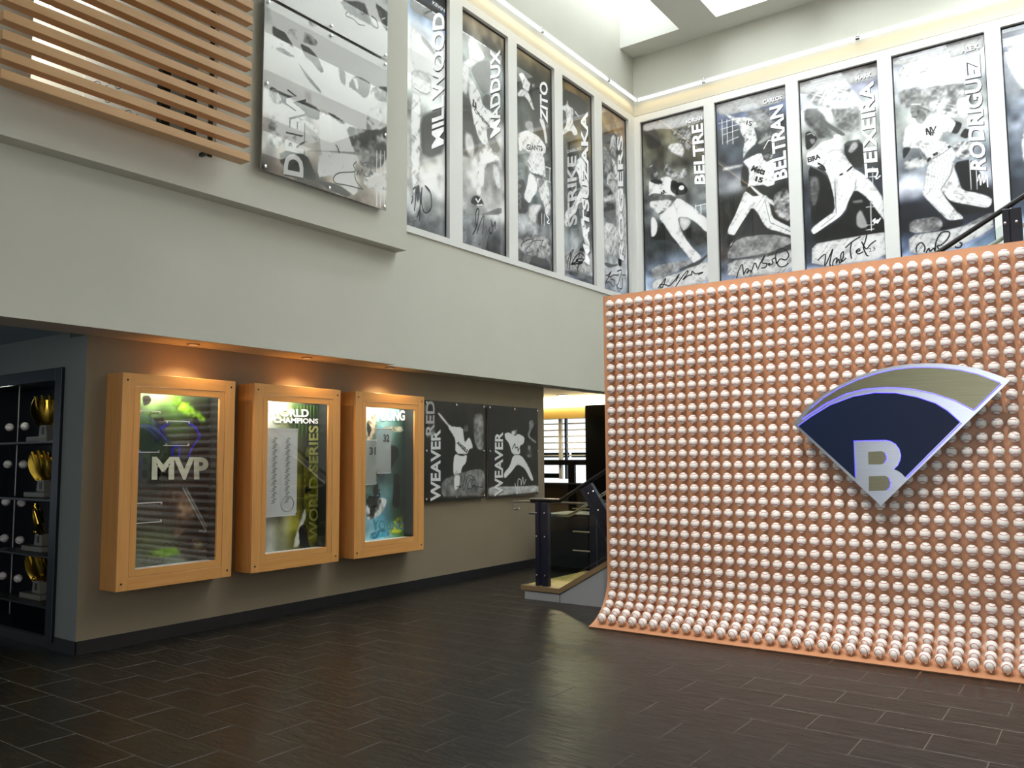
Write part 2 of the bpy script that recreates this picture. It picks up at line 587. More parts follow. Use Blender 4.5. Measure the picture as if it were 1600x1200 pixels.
# ---- ceiling with roof-light wells
cb = [(-7.0, 5, SKY_Y1, YD, CEIL_Z, WELL_Z), (-7.0, 5, -5, SKY_Y0, CEIL_Z, WELL_Z)]
ed = sorted(SKY_X)
for (a0, a1), (b0, b1) in zip(ed[:-1], ed[1:]):
    cb.append((a1, b0, SKY_Y0, SKY_Y1, CEIL_Z, WELL_Z))
cb.append((ed[-1][1], 5, SKY_Y0, SKY_Y1, CEIL_Z, WELL_Z))
ceiling = pieces('ceiling', 'ceiling_white', cb)
for k, (a0, a1) in enumerate(ed):                       # glazing bars under the panes
    mb = MB()
    for y in np.linspace(SKY_Y0 + 1.2, SKY_Y1 - 1.2, 7):
        mb.box(a0, a1, y - 0.03, y + 0.03, WELL_Z - 0.16, WELL_Z - 0.08)
    mb.build('glazing_bar', 'frame_white', ceiling)
struct(box(-13.2, 5.2, -5.2, 16.2, WELL_Z + 0.02, WELL_Z + 0.1).build('roof', 'ceiling_white'))

# ---- white frames of the two rows of poster windows
LW = [(6.99, 7.955), (8.215, 9.245), (9.455, 10.457), (10.685, 11.672), (11.925, 12.885)]
RW = [(-6.575, -5.365), (-5.18, -3.972), (-3.778, -2.587), (-2.392, -1.164), (-0.966, 0.24)]
WZ0, WZ1 = 4.36, 7.56
def frame_row(name, to3, lo, hi, wins):
    mb = MB()
    def bar(a0, a1, z0, z1, mb):
        p, q = to3(a0, z0, -0.12), to3(a1, z1, 0.02)
        mb.box(min(p[0], q[0]), max(p[0], q[0]), min(p[1], q[1]), max(p[1], q[1]), z0, z1)
    bar(lo, hi, 4.28, WZ0, mb)
    bar(lo, hi, WZ1, 7.68, mb)
    o = struct(mb.build(name, 'frame_white'))
    edges = [lo] + [e for w in wins for e in w] + [hi]
    for k in range(0, len(edges), 2):
        m = MB()
        if edges[k + 1] - edges[k] > 0.02:
            bar(edges[k], edges[k + 1], WZ0, WZ1, m)
            m.build('mullion', 'frame_white', o)
    return o
trim1 = frame_row('trim_1', on_left(XWIN), 6.85, 13.11, LW)
trim2 = frame_row('trim_2', on_right(YD), XWIN + 0.02, 0.43, RW)

# ---- room beyond the stair: far wall with blinds, cove of light
YF = 15.0
pieces('wall_corridor', 'paint_taupe', [(-13, -6.7, YF, YF + 0.25, 0, 1.02), (-13, -6.7, YF, YF + 0.25, 2.40, 3.05), (-8.64, -6.7, YF, YF + 0.25, 1.02, 2.40)])
pieces('ceiling_corridor', 'cove_paint', [(-13, XA, 10.6, YF + 0.25, 2.85, 3.1), (XA, XWIN - 0.01, YD + 0.3, YF + 0.25, 2.85, 3.1)])
pieces('wall_corridor_fascia', 'cove_paint', [(-13, -6.7, YF - 0.06, YF, 2.40, 2.635)])
pieces('wall_corridor_side', 'paint_taupe', [(XWIN, XWIN + 0.1, YD + 0.3, YF + 0.25, 0, 3.1)])
cove = thing('cove_light', (-9.8, YF - 0.1, 2.64), 'long glowing cove light above the far window blinds', 'light')
box(-13, -6.7, YF - 0.12, YF - 0.005, 2.645, 2.83).build('diffuser', 'cove_light', cove)
w1 = struct(MB().box(-13, -8.63, YF - 0.02, YF + 0.03, 1.42, 1.53).build('window_1', 'black_steel'))
box(-12.9, -8.64, YF + 0.20, YF + 0.22, 1.02, 2.40).build('daylight', 'outside_day', w1)
box(-13, -8.64, YF + 0.10, YF + 0.106, 1.13, 2.40).build('pane', 'pane_glass', w1)
for a, b, m in ((-9.585, -9.52, 'frame_white'), (-9.435, -9.395, 'navy_steel'), (-8.69, -8.64, 'frame_white'), (-10.7, -10.62, 'frame_white')):
    box(a, b, YF + 0.01, YF + 0.08, 1.13, 2.40).build('window_post', m, w1)
for k in range(7):
    z = 2.30 - k * 0.134
    if z > 1.56:
        for a, b in ((-9.39, -8.69), (-9.52, -9.435), (-10.62, -9.585)):
            box(a, b, YF + 0.03, YF + 0.055, z - 0.02, z + 0.006).build('blind_slat', 'blind', w1)
box(-10.62, -9.4, YF + 0.12, YF + 0.14, 1.58, 1.68).build('street_band', 'navy_steel', w1)
box(-9.34, -8.7, YF + 0.12, YF + 0.14, 1.58, 1.68).build('street_band', 'navy_steel', w1)
box(-10.62, -9.6, YF + 0.12, YF + 0.14, 1.14, 1.24).build('street_band', 'navy_steel', w1)
box(-13, -8.63, YF - 0.12, YF + 0.02, 1.02, 1.05).build('window_sill', 'stainless', w1)
box(-9.30, -9.144, YF - 0.08, YF - 0.021, 0, 1.5).build('black_post', 'black_steel', w1)
pieces('wall_dark_pier', 'black_steel', [(-8.62, -7.5, YF - 0.5, YF - 0.1, 0, 2.63)])
t = thing('ceiling_downlight', (-9.05, 14.35, 2.85), 'round ceiling downlight glowing in front of the cove light', 'light')
MB().lathe((-9.05, 14.35, 2.85), (0, 0, -1), [(0, 0.13), (0.012, 0.13), (0.02, 0.11)], 24).build('trim_ring', 'frame_white', t)
MB().lathe((-9.05, 14.35, 2.829), (0, 0, -1), [(0, 0.10), (0.006, 0.09)], 24).build('lens', 'lamp_warm', t)
lamp('downlight_beam', 'SPOT', (-9.05, 14.35, 2.81), 60, (1, 0.82, 0.5), parent=t, aim=(-9.05, 14.35, 0), spot_size=math.radians(110), spot_blend=0.6, shadow_soft_size=0.1)

# ================================================================ baseball wall
YW, RC, ZC, THM = 7.283, 0.46, 0.462, math.radians(80)
XW0, XW1, ZTOP = -4.10, 1.3, 3.205
PITCHB, ROWS, C0, R0, OFF, RB = 0.1062, 31, -3.995, 3.105, 0.056, 0.0412
def wall_profile(s):
    """s = distance down from the top; returns (y, z, normal_y, normal_z)"""
    sv = ZTOP - ZC
    if s <= sv:
        return YW, ZTOP - s, -1.0, 0.0
    th = (s - sv) / RC
    return YW - RC * (1 - math.cos(th)), ZC - RC * math.sin(th), -math.cos(th), math.sin(th)
SEND = (ZTOP - ZC) + RC * THM
bw = thing('baseball_backdrop', ((XW0 + XW1) / 2, YW, 0), 'tall tan wooden panel curving onto the floor and studded with rows of baseballs', 'display wall')
def panel():
    ss = [0, ZTOP - ZC] + [ZTOP - ZC + RC * THM * k / 24 for k in range(1, 25)]
    f, b = [], []
    for s in ss:
        y, z, ny, nz = wall_profile(s)
        f.append((y, max(z, 0.002)))
        b.append((y - ny * 0.03, max(z - nz * 0.03, 0.0)))
    prof = f + list(reversed(b))
    MB().prism(prof, lambda a, c, d: (d, a, c), XW0, XW1).build('panel', 'panel_wood', bw, smooth=True)
    m = MB()
    for x in (-3.9, -2.4, -0.9, 0.6):
        m.box(x - 0.04, x + 0.04, YW + 0.031, YW + 0.4, 0, 0.06)
        m.box(x - 0.04, x + 0.04, YW + 0.031, YW + 0.09, 0.06, ZTOP - 0.1)
    m.build('back_frame', 'black_steel', bw)
panel()
def ball_mesh(name, seg, rings):
    m = MB()
    vs = [(0, 0, RB)]
    for i in range(1, rings):
        th = math.pi * i / rings
        for k in range(seg):
            an = 2 * math.pi * k / seg
            vs.append((RB * math.sin(th) * math.cos(an), RB * math.sin(th) * math.sin(an), RB * math.cos(th)))
    vs.append((0, 0, -RB))
    fs = [(0, 1 + k, 1 + (k + 1) % seg) for k in range(seg)]
    for i in range(rings - 2):
        for k in range(seg):
            a, b = 1 + i * seg + k, 1 + i * seg + (k + 1) % seg
            fs.append((a, a + seg, b + seg, b))
    last = len(vs) - 1
    fs += [(last, 1 + (rings - 2) * seg + (k + 1) % seg, 1 + (rings - 2) * seg + k) for k in range(seg)]
    return m.add(vs, fs)
def seam_mb(n, seg, r):
    al, be = 0.74, 0.26
    pts = []
    for k in range(n):
        t = 2 * math.pi * k / n
        pts.append(Vector((al * math.sin(t) + be * math.sin(3 * t), al * math.cos(t) - be * math.cos(3 * t), 2 * math.sqrt(al * be) * math.cos(2 * t))) * RB * 1.004)
    return MB().tube(pts, r, seg, closed=True)
BALL = ball_mesh('b', 24, 16).mesh('baseball', 'ball_leather', smooth=True)
SEAM = seam_mb(56, 5, 0.0021).mesh('seam', 'ball_stitch', smooth=True)
BALL_LO, SEAM_LO = ball_mesh('b', 14, 10), seam_mb(32, 4, 0.0021)
HOLD_LO = MB().lathe((0, 0, -OFF), (0, 0, 1), [(0, 0.013), (0.006, 0.013), (0.010, 0.007), (0.024, 0.007), (0.031, 0.020), (0.034, 0.021)], 8)
HOLD = MB().lathe((0, 0, -OFF), (0, 0, 1), [(0, 0.013), (0.006, 0.013), (0.010, 0.007), (0.024, 0.007), (0.031, 0.020), (0.034, 0.021)], 14).mesh('holder', 'cup', smooth=True)
def baseballs():
    random.seed(11)
    spots = []
    ncol = int((XW1 - 0.06 - C0) / PITCHB) + 1
    emblem = [(-2.2, 1.86), (-1.0, 2.3), (-0.59, 2.14), (-1.51, 1.2)]
    for i in range(ncol):
        for j in range(ROWS):
            s = ZTOP - R0 + j * PITCHB
            y, z, ny, nz = wall_profile(s)
            x = C0 + i * PITCHB
            p = Vector((x, y + ny * OFF, z + nz * OFF))
            zb = Vector((0, ny, nz))
            xb = Vector((1, 0, 0))
            yb = zb.cross(xb)
            M = Matrix((xb, yb, zb)).transposed()
            R = Matrix.Rotation(random.gauss(0, 0.07), 3, 'Z') @ Matrix.Rotation(random.gauss(0, 0.05) - 0.05, 3, 'X') @ Matrix.Rotation(random.gauss(0, 0.05), 3, 'Y')
            if random.random() < 0.05:
                R = Matrix.Rotation(random.uniform(-0.6, 0.6), 3, 'Z') @ R
            c = project(p)
            vis = c and c[0] < 1606
            # the ones the hung emblem hides
            def inside(px, pz):
                w = False
                for a in range(4):
                    x1, z1 = emblem[a]
                    x2, z2 = emblem[(a + 1) % 4]
                    if (z1 > pz) != (z2 > pz) and px < (x2 - x1) * (pz - z1) / (z2 - z1) + x1:
                        w = not w
                return w
            hid = inside(x * 7.08 / p.y, 1.6 + (p.z - 1.6) * 7.08 / p.y)
            spots.append((0 if (vis and not hid) else 1, c[2] if c else 99, p, M, R, j))
    spots.sort(key=lambda q: (q[0], q[1]))
    for _, _, p, M, R, j in spots[:300]:
        o = bpy.data.objects.new('baseball', BALL)
        COL.objects.link(o)
        o.matrix_world = Matrix.Translation(p) @ (M @ R).to_4x4()
        n = ROWS - 1 - j
        row = 'the bottom row at the floor edge' if n == 0 else 'the top row of the panel' if j == 0 else 'row %d counted up from the floor edge' % (n + 1)
        tag(o, 'white red-stitched baseball in ' + row, 'baseball', 'baseballs in rows on the curved wall panel')
        s = bpy.data.objects.new('seam', SEAM)
        COL.objects.link(s)
        s.parent = o
        h = bpy.data.objects.new('holder', HOLD)
        COL.objects.link(h)
        h.parent = bw
        h.matrix_parent_inverse = Matrix.Identity(4)
        h.matrix_local = Matrix.Translation(p - origin_of(bw)) @ M.to_4x4()
    mb, ms, mh = MB(), MB(), MB()
    for _, _, p, M, R, j in spots[300:]:
        A = np.array(M @ R)
        P = np.array(p)
        mb.add((np.array(BALL_LO.v) @ A.T + P).tolist(), BALL_LO.f)
        ms.add((np.array(SEAM_LO.v) @ A.T + P).tolist(), SEAM_LO.f)
        mh.add((np.array(HOLD_LO.v) @ np.array(M).T + P).tolist(), HOLD_LO.f)
    o = mb.build('baseball_field', 'ball_leather', smooth=True, fix=False)
    tag(o, 'remaining rows of white baseballs covering the upper and far part of the panel', 'baseball')
    o['kind'] = 'stuff'
    q = ms.build('seam', 'ball_stitch', o, smooth=True, fix=False)
    q['kind'] = 'stuff'
    q = mh.build('holder_field', 'cup', bw, smooth=True, fix=False)
    q['kind'] = 'stuff'
baseballs()

# ---------------------------------------------------------------- emblem hung in front of the baseballs
def emblem():
    outer = [(-2.182, 1.859), (-2.051, 2.008), (-1.924, 2.097), (-1.789, 2.171), (-1.645, 2.231), (-1.493, 2.277), (-1.368, 2.296), (-1.258, 2.305), (-1.15, 2.302), (-1.044, 2.294), (-0.911, 2.269), (-0.791, 2.236), (-0.684, 2.189), (-0.589, 2.138), (-1.516, 1.197)]
    olive = [(-2.10, 1.905), (-2.027, 1.981), (-1.913, 2.071), (-1.79, 2.14), (-1.646, 2.2), (-1.494, 2.243), (-1.37, 2.265), (-1.259, 2.271), (-1.152, 2.267), (-1.046, 2.256), (-0.912, 2.23), (-0.793, 2.19), (-0.653, 2.117), (-0.836, 1.93), (-0.954, 2.006), (-1.107, 2.071), (-1.266, 2.115), (-1.431, 2.133), (-1.591, 2.13), (-1.744, 2.098), (-1.903, 2.027), (-2.028, 1.952)]
    navy = [(-2.132, 1.841), (-2.03, 1.912), (-1.867, 2.006), (-1.686, 2.067), (-1.524, 2.089), (-1.367, 2.079), (-1.215, 2.039), (-1.09, 1.986), (-1.009, 1.925), (-0.931, 1.839), (-1.329, 1.425), (-1.35, 1.451), (-1.376, 1.471), (-1.405, 1.484), (-1.374, 1.516), (-1.356, 1.557), (-1.349, 1.593), (-1.358, 1.64), (-1.384, 1.682), (-1.421, 1.706), (-1.46, 1.715), (-1.698, 1.713), (-1.698, 1.412)]
    B1 = [(-1.594, 1.622), (-1.492, 1.626), (-1.465, 1.611), (-1.455, 1.581), (-1.459, 1.555), (-1.473, 1.534), (-1.502, 1.522), (-1.595, 1.522)]
    B2 = [(-1.596, 1.428), (-1.472, 1.432), (-1.445, 1.415), (-1.433, 1.379), (-1.44, 1.344), (-1.46, 1.322), (-1.488, 1.317), (-1.601, 1.312)]
    e = thing('emblem_sign', (-1.516, 7.10, 1.197), 'fan-shaped brushed metal emblem with navy field, letter B and blue edge lights', 'sign')
    to3 = lambda a, b, d: (a, 7.10 - d, b)
    def shrink(poly, k, c=None):
        c = c or (sum(p[0] for p in poly) / len(poly), sum(p[1] for p in poly) / len(poly))
        return [(c[0] + (p[0] - c[0]) * k, c[1] + (p[1] - c[1]) * k) for p in poly]
    MB().prism(outer, to3, 0, 0.022).build('back_plate', 'brushed_bright', e)
    MB().prism(olive, to3, 0.0225, 0.032).build('steel_panel', 'brushed_olive', e)
    MB().prism(navy, to3, 0.0225, 0.040).build('navy_field', 'emblem_navy', e)
    MB().prism(B1, to3, 0.0225, 0.026).build('letter_counter', 'brushed_olive', e)
    MB().prism(B2, to3, 0.0225, 0.026).build('letter_counter', 'brushed_olive', e)
    def strip(pts, r=0.0036, d=0.030):
        m = MB().tube([to3(a, b, d) for a, b in pts], r, 6)
        m.build('led_strip', 'led_blue', e, smooth=True)
    strip([(a, b - 0.006) for a, b in olive[13:]] + [(-2.10, 1.90)])       # under the steel panel
    strip([(-0.648, 2.113), (-0.832, 1.926)])
    strip([(a + 0.004, b - 0.002) for a, b in [(-0.925, 1.836), (-1.325, 1.42)]], d=0.034)
    strip([(a, b + 0.003) for a, b in navy[:10]], r=0.0028, d=0.034)
    strip(navy[13:21] + [(-1.46, 1.712), (-1.70, 1.710), (-1.70, 1.42)], r=0.003, d=0.036)
    strip([(a, b + 0.004) for a, b in olive[1:13]], r=0.0025, d=0.028)
    strip([(-1.468, 1.611), (-1.457, 1.581), (-1.461, 1.555), (-1.476, 1.536)], r=0.003, d=0.027)
    strip([(-1.448, 1.415), (-1.436, 1.379), (-1.443, 1.344), (-1.463, 1.324)], r=0.003, d=0.027)
    m = MB()
    for a, b in ((-1.9, 1.9), (-1.0, 2.1), (-1.5, 1.4), (-1.4, 2.2)):
        m.lathe((a, 7.10, b), (0, 1, 0), [(0, 0.012), (0.186, 0.012)], 10)
    m.build('standoff', 'stainless', e, smooth=True)
emblem()

# ================================================================ wooden louvre on the upper wall
lv = thing('louvre_screen', (-6.15, 3.48, 4.24), 'horizontal wooden slat screen mounted over an opening in the upper wall', 'screen')
SL = None
for k in range(13):
    z = 4.236 + 0.1419 * k
    d = 0.096 if k else 0.135
    MB().cbox(-6.108 - d, -6.108, 2.452, 4.512, z, z + 0.069, 0.002).build('slat', 'slat_wood', lv)
for y in (4.20,):
    m = MB().box(-6.262, -6.246, y - 0.02, y + 0.02, 4.22, 6.05)
    for z in (4.25, 5.2, 6.0):
        m.box(XBLK + 0.002, -6.262, y - 0.015, y + 0.015, z, z + 0.03)
    m.build('bracket', 'black_steel', lv)
# the room that shows between the slats
pieces('wall_upper_room', 'ceiling_white', [(-9.2, -9.1, 0.5, 7.0, 4.0, 6.3), (-9.2, XA + 0.3, 6.9, 7.0, 4.0, 6.3), (-9.2, XA + 0.3, 0.4, 0.5, 4.0, 6.3)])
pieces('ceiling_upper_room', 'ceiling_white', [(-9.2, XA + 0.3, 0.4, 7.0, 6.3, 6.4)])
pieces('floor_upper_room', 'rubber_base', [(-9.2, XA + 0.3, 0.4, 7.0, 3.96, 4.0)])
t = thing('whiteboard', (-9.09, 4.93, 4.7), 'white board with pinned notes inside the upper room behind the slats', 'board')
box(-9.098, -9.08, 4.5, 5.36, 4.7, 6.15).build('board', 'frame_white', t)
m = MB()
for k in range(14):
    y, z = random.uniform(4.55, 5.15), random.uniform(4.9, 6.0)
    ribbon(m, [(y, z), (y + 0.06, z + 0.03), (y + 0.1, z - 0.02), (y + 0.16, z + 0.02)], 0.008, on_left(-9.08), 0.002)
m.build('handwriting', 'ink_black', t, fix=False)['kind'] = 'stuff'
t = thing('door_frame', (-9.05, 5.44, 4.0), 'black upright door jamb inside the upper room behind the slats', 'door frame')
box(-9.098, -9.0, 5.38, 5.49, 4.0, 6.28).build('jamb', 'black_steel', t)
box(-9.098, -9.06, 5.75, 6.22, 4.0, 6.28).build('door_leaf', 'navy_steel', t)
t = thing('pendant_disc', (-8.6, 3.8, 6.25), 'bright round ceiling light seen above the slats in the upper room', 'light')
MB().lathe((-8.6, 3.8, 6.299), (0, 0, -1), [(0, 0.16), (0.03, 0.16), (0.04, 0.14)], 24).build('housing', 'frame_white', t)
MB().lathe((-8.6, 3.8, 6.259), (0, 0, -1), [(0, 0.13), (0.01, 0.12)], 24).build('lens', 'lamp_warm', t)
lamp('upper_room_light', 'POINT', (-8.5, 3.9, 6.1), 15, (1.0, 0.95, 0.85), parent=t, shadow_soft_size=0.15)

# ================================================================ linear lights over the poster windows
def linear_light(to3, a0, a1, label, nb):
    r = to3(a0, 7.88, 0.10)
    t = thing('linear_light', r, label, 'light')
    MB().tube([to3(a0, 7.93, 0.11), to3(a1, 7.93, 0.11)], 0.022, 12).build('tube', 'tube_glow', t, smooth=True)
    p, q = to3(a0, 7.955, 0.085), to3(a1, 7.968, 0.135)
    MB().box(min(p[0], q[0]), max(p[0], q[0]), min(p[1], q[1]), max(p[1], q[1]), 7.955, 7.968).build('housing', 'frame_white', t)
    for k in range(nb):
        a = a0 + (a1 - a0) * (k + 0.5) / nb
        MB().tube([to3(a, 7.97, 0.11), to3(a, 8.0, 0.11), to3(a, 8.0, 0.003)], 0.009, 8).build('bracket', 'chrome', t, smooth=True)
        MB().tube([to3(a - 0.03, 7.93, 0.11), to3(a + 0.03, 7.93, 0.11)], 0.03, 12).build('clip', 'chrome', t, smooth=True)
    L = abs(a1 - a0)
    c = to3((a0 + a1) / 2, 7.90, 0.10)
    aim = to3((a0 + a1) / 2, 7.55, -0.02)
    o = lamp('linear_glow', 'AREA', c, 4.2, (1.0, 0.72, 0.30), parent=t, aim=aim, shape='RECTANGLE', size=L, size_y=0.04)
    # keep the long side along the wall
    v = (Vector(aim) - Vector(c)).normalized()
    x = (Vector(to3(a1, 0, 0)) - Vector(to3(a0, 0, 0))).normalized()
    y = (-v).cross(x).normalized()
    o.rotation_euler = Matrix((x, y, -v)).transposed().to_euler()
linear_light(on_left(XWIN), 6.95, 13.0, 'slim glowing light tube over the row of narrow poster windows beside the slat screen', 3)
linear_light(on_right(YD), -6.55, 0.9, 'slim glowing light tube over the poster windows behind the baseball wall', 3)

# ================================================================ stair with navy rail
SLO = 0.568
def zs(x):
    return 0.15 + SLO * (x + 5.042)
st = thing('staircase', (-5.04, 8.6, 0), 'stair with grey side panel and landing rising behind the baseball wall', 'staircase')
XE = 0.9
fr = lambda a, b, d: (a, 7.87 + d, b)
MB().prism([(-5.51, 0), (-5.046, 0), (-5.046, 0.088), (-5.51, 0.088)], fr, 0.012, 1.40).build('plinth', 'stair_side', st)
MB().prism([(-5.036, 0), (XE, 0), (XE, zs(XE) - 0.066), (-5.036, 0.088)], fr, 0.012, 0.06).build('side_panel', 'stair_side', st)
MB().prism([(-5.036, 0), (XE, 0), (XE, zs(XE) - 0.066), (-5.036, 0.088)], fr, 1.36, 1.40).build('side_panel', 'stair_side', st)
MB().prism([(-5.555, 0.098), (-5.03, 0.098), (XE, zs(XE) - 0.06), (XE, zs(XE)), (-5.045, 0.15), (-5.555, 0.15)], fr, 0.0, 0.09).build('stringer', 'stringer_wood', st)
MB().prism([(-5.555, 0.098), (-5.03, 0.098), (XE, zs(XE) - 0.06), (XE, zs(XE)), (-5.045, 0.15), (-5.555, 0.15)], fr, 1.33, 1.42).build('stringer', 'stringer_wood', st)
for k in range(5):
    MB().cbox(-5.555, -4.76, 7.965 + 0.246 * k, 8.205 + 0.246 * k, 0.10, 0.146, 0.003).build('landing_tile', 'landing_stone', st)
for k in range(18):
    x = -4.75 + 0.30 * k
    z = 0.146 + 0.17 * (k + 1)
    MB().cbox(x - 0.02, x + 0.30, 7.962, 9.198, z - 0.04, z, 0.004).build('tread', 'landing_stone', st)
    MB().box(x, x + 0.015, 7.962, 9.198, z - 0.17, z - 0.04).build('riser', 'black_steel', st)

rl = thing('stair_railing', (-5.3, 7.95, 0.15), 'navy steel stair railing with glass infill and dark handrail beside the baseball wall', 'railing')
YR = 7.95
def zr(x):
    return 1.105 if x < -5.067 else 1.105 + 0.572 * (x + 5.067)
MB().tube([(-5.46, YR, 1.10), (-5.07, YR, 1.105), (XE, YR, zr(XE))], 0.022, 12).build('handrail', 'black_steel', rl, smooth=True)
MB().box(-5.46, -5.08, YR - 0.028, YR + 0.028, 1.118, 1.128).build('rail_cap', 'stainless', rl)
MB().tube([(-5.24, YR + 0.09, 0.94), (-5.02, YR + 0.09, 0.94), (-4.96, YR + 0.09, 0.96), (XE, YR + 0.09, 0.96 + 0.572 * (XE + 4.96))], 0.018, 10).build('inner_handrail', 'stainless', rl, smooth=True)
def post(x0, x1, zb, zt):
    p = MB()
    p.cbox(x0, x0 + 0.05, YR - 0.035, YR + 0.035, zb, zt, 0.003)
    p.cbox(x1 - 0.085, x1, YR - 0.03, YR + 0.03, zb, zt, 0.003)
    p.box(x0 + 0.05, x1 - 0.085, YR - 0.012, YR + 0.012, zb + 0.01, zt)
    o = p.build('post', 'navy_steel', rl)
    for z in (zb + 0.12, zb + 0.55, zt - 0.12):
        for x in (x0 + 0.018, x1 - 0.04):
            MB().lathe((x, YR - 0.033, z), (0, -1, 0), [(0, 0.011), (0.006, 0.011), (0.010, 0.006)], 10).build('bolt', 'chrome', o, smooth=True)
    return o
post(-5.385, -5.218, 0.15, 1.085)
for xc in (-3.75, -2.2, -0.60):
    post(xc - 0.05, xc + 0.09, zs(xc), zr(xc) - 0.03)
ln = MB().prism([(-4.79, 1.235), (-4.655, 1.31), (-4.20, 0.63), (-4.335, 0.53)], lambda a, b, d: (a, YR + d, b), -0.03, 0.03)
o = ln.build('leaning_post', 'navy_steel', rl)
MB().prism([(-4.745, 1.25), (-4.73, 1.26), (-4.28, 0.585), (-4.295, 0.575)], lambda a, b, d: (a, YR + d, b), -0.036, -0.0301).build('seam_line', 'black_steel', o)
for x, z in ((-4.68, 1.2), (-4.56, 1.02), (-4.44, 0.84), (-4.62, 1.22)):
    MB().lathe((x, YR - 0.03, z), (0, -1, 0), [(0, 0.010), (0.006, 0.010), (0.010, 0.005)], 10).build('bolt', 'chrome', o, smooth=True)
MB().prism([(-5.21, 0.24), (-5.0, 0.24), (-4.42, 0.57), (-4.72, 1.12), (-5.06, 0.99), (-5.21, 0.99)], lambda a, b, d: (a, YR + d, b), -0.005, 0.005).build('glass_panel', 'rail_glass', rl)
MB().prism([(-0.5, 2.85), (XE, 3.62), (XE, zr(XE) - 0.12), (-0.5, zr(-0.5) - 0.12)], lambda a, b, d: (a, YR + d, b), -0.005, 0.005).build('glass_panel', 'rail_glass', rl)
MB().prism([(-2.1, 1.95), (-0.66, 2.76), (-0.66, zr(-0.66) - 0.12), (-2.1, zr(-2.1) - 0.12)], lambda a, b, d: (a, YR + d, b), -0.005, 0.005).build('glass_panel', 'rail_glass', rl)
for xx in (-5.28, -4.6):
    MB().tube([(xx, YR, 0.9 if xx < -5 else 1.0), (xx, YR + 0.05, 0.9 if xx < -5 else 1.0), (xx, YR + 0.09, 0.94 if xx < -5 else 1.14)], 0.012, 8).build('rail_bracket', 'chrome', rl, smooth=True)

# grab rail of the far side of the stair
gr = thing('grab_rail', (-5.75, 8.05, 0), 'short looped steel grab rail standing out past the navy rail post', 'handrail')
MB().tube([(-5.40, 8.02, 1.075), (-5.60, 8.05, 1.085), (-5.77, 8.05, 1.075), (-5.79, 8.05, 1.06), (-5.79, 8.05, 0.995), (-5.76, 8.05, 0.985), (-5.70, 8.05, 1.0)], 0.013, 10).build('rail_loop', 'stainless', gr, smooth=True)
MB().tube([(-5.52, 8.0, 0.955), (-5.40, 7.99, 0.955)], 0.016, 10).build('stub', 'chrome', gr, smooth=True)
fp = thing('rear_railing', (-5.5, 9.25, 0.146), 'rear navy railing posts with thin steel bars across the stair landing', 'railing')
for x0 in (-5.44, -5.30):
    MB().cbox(x0, x0 + 0.09, 9.22, 9.27, 0.146, 1.05, 0.003).build('post', 'navy_steel', fp)
for z in (0.40, 0.64, 0.93):
    MB().tube([(-5.70, 9.24, z), (-5.44, 9.24, z)], 0.012, 8).build('bar', 'stainless', fp, smooth=True)
MB().tube([(-6.0, 9.24, 1.0), (-5.2, 9.24, 1.0)], 0.018, 8).build('top_rail', 'stainless', fp, smooth=True)
cbn = thing('low_cabinet', (-6.2, 10.3, 0), 'low black cabinet in the dark beyond the stair landing', 'cabinet')
MB().cbox(-6.60, -5.2, 10.0, 10.6, 0.0, 0.80, 0.004).build('body', 'black_steel', cbn)
MB().cbox(-6.58, -5.92, 9.985, 9.999, 0.06, 0.76, 0.003).build('door', 'gasket', cbn)
MB().cbox(-5.90, -5.22, 9.985, 9.999, 0.06, 0.76, 0.003).build('door', 'gasket', cbn)

# ================================================================ recessed cabinet of trophies in the return wall
cab = thing('trophy_cabinet', (-8.6, 3.9, 0.09), 'dark navy built-in cabinet with steel rods holding trophies and baseballs', 'cabinet')
MB().box(-9.95, -7.36, 4.28, 4.32, 0.09, 2.36).build('back_panel', 'cabinet_navy', cab)
m = MB()
m.box(-7.37, -7.361, YRET + 0.001, 4.28, 0.09, 2.36)
m.box(-9.95, -9.94, YRET + 0.001, 4.28, 0.09, 2.36)
m.box(-9.94, -7.37, YRET + 0.001, 4.28, 2.35, 2.359)
m.box(-9.94, -7.37, YRET + 0.001, 4.28, 0.091, 0.10)
m.build('lining', 'cabinet_navy', cab)
m = MB()
m.cbox(-7.47, -7.355, YRET - 0.03, YRET - 0.001, 0.06, 2.40, 0.003)
m.cbox(-9.9, -7.47, YRET - 0.03, YRET - 0.001, 2.29, 2.40, 0.003)
m.build('face_frame', 'cabinet_navy', cab)
for x, yr in ((-8.88, 3.88), (-8.33, 4.06)):
    MB().tube([(x, yr, 0.10), (x, yr, 2.34)], 0.006, 8).build('rod', 'stainless', cab, smooth=True)
SHZ = [1.77, 1.245, 0.74, 0.30]
for z in SHZ:
    MB().cbox(-8.92, -7.75, 3.70, 4.10, z - 0.022, z, 0.002).build('shelf', 'black_steel', cab)
BZ = [1.935, 1.555, 1.173, 0.805, 0.43]
for z in BZ:
    MB().tube([(-9.3, 3.99, z), (-8.75, 3.99, z)], 0.005, 6).build('ball_rod', 'black_steel', cab, smooth=True)
for k, z in enumerate(BZ):
    for x in (-9.225, -8.885):
        o = bpy.data.objects.new('baseball', BALL)
        COL.objects.link(o)
        o.location = (x, 3.95, z)
        o.rotation_euler = (random.uniform(1, 2), random.uniform(-.5, .5), random.uniform(-1, 1))
        tag(o, 'white baseball on the %s rod in the dark cabinet, %s the trophies' % (('top', 'second', 'middle', 'fourth', 'lowest')[k], 'farther from' if x < -9 else 'nearer to'), 'baseball', 'baseballs in the trophy cabinet')
        s = bpy.data.objects.new('seam', SEAM)
        COL.objects.link(s)
        s.parent = o
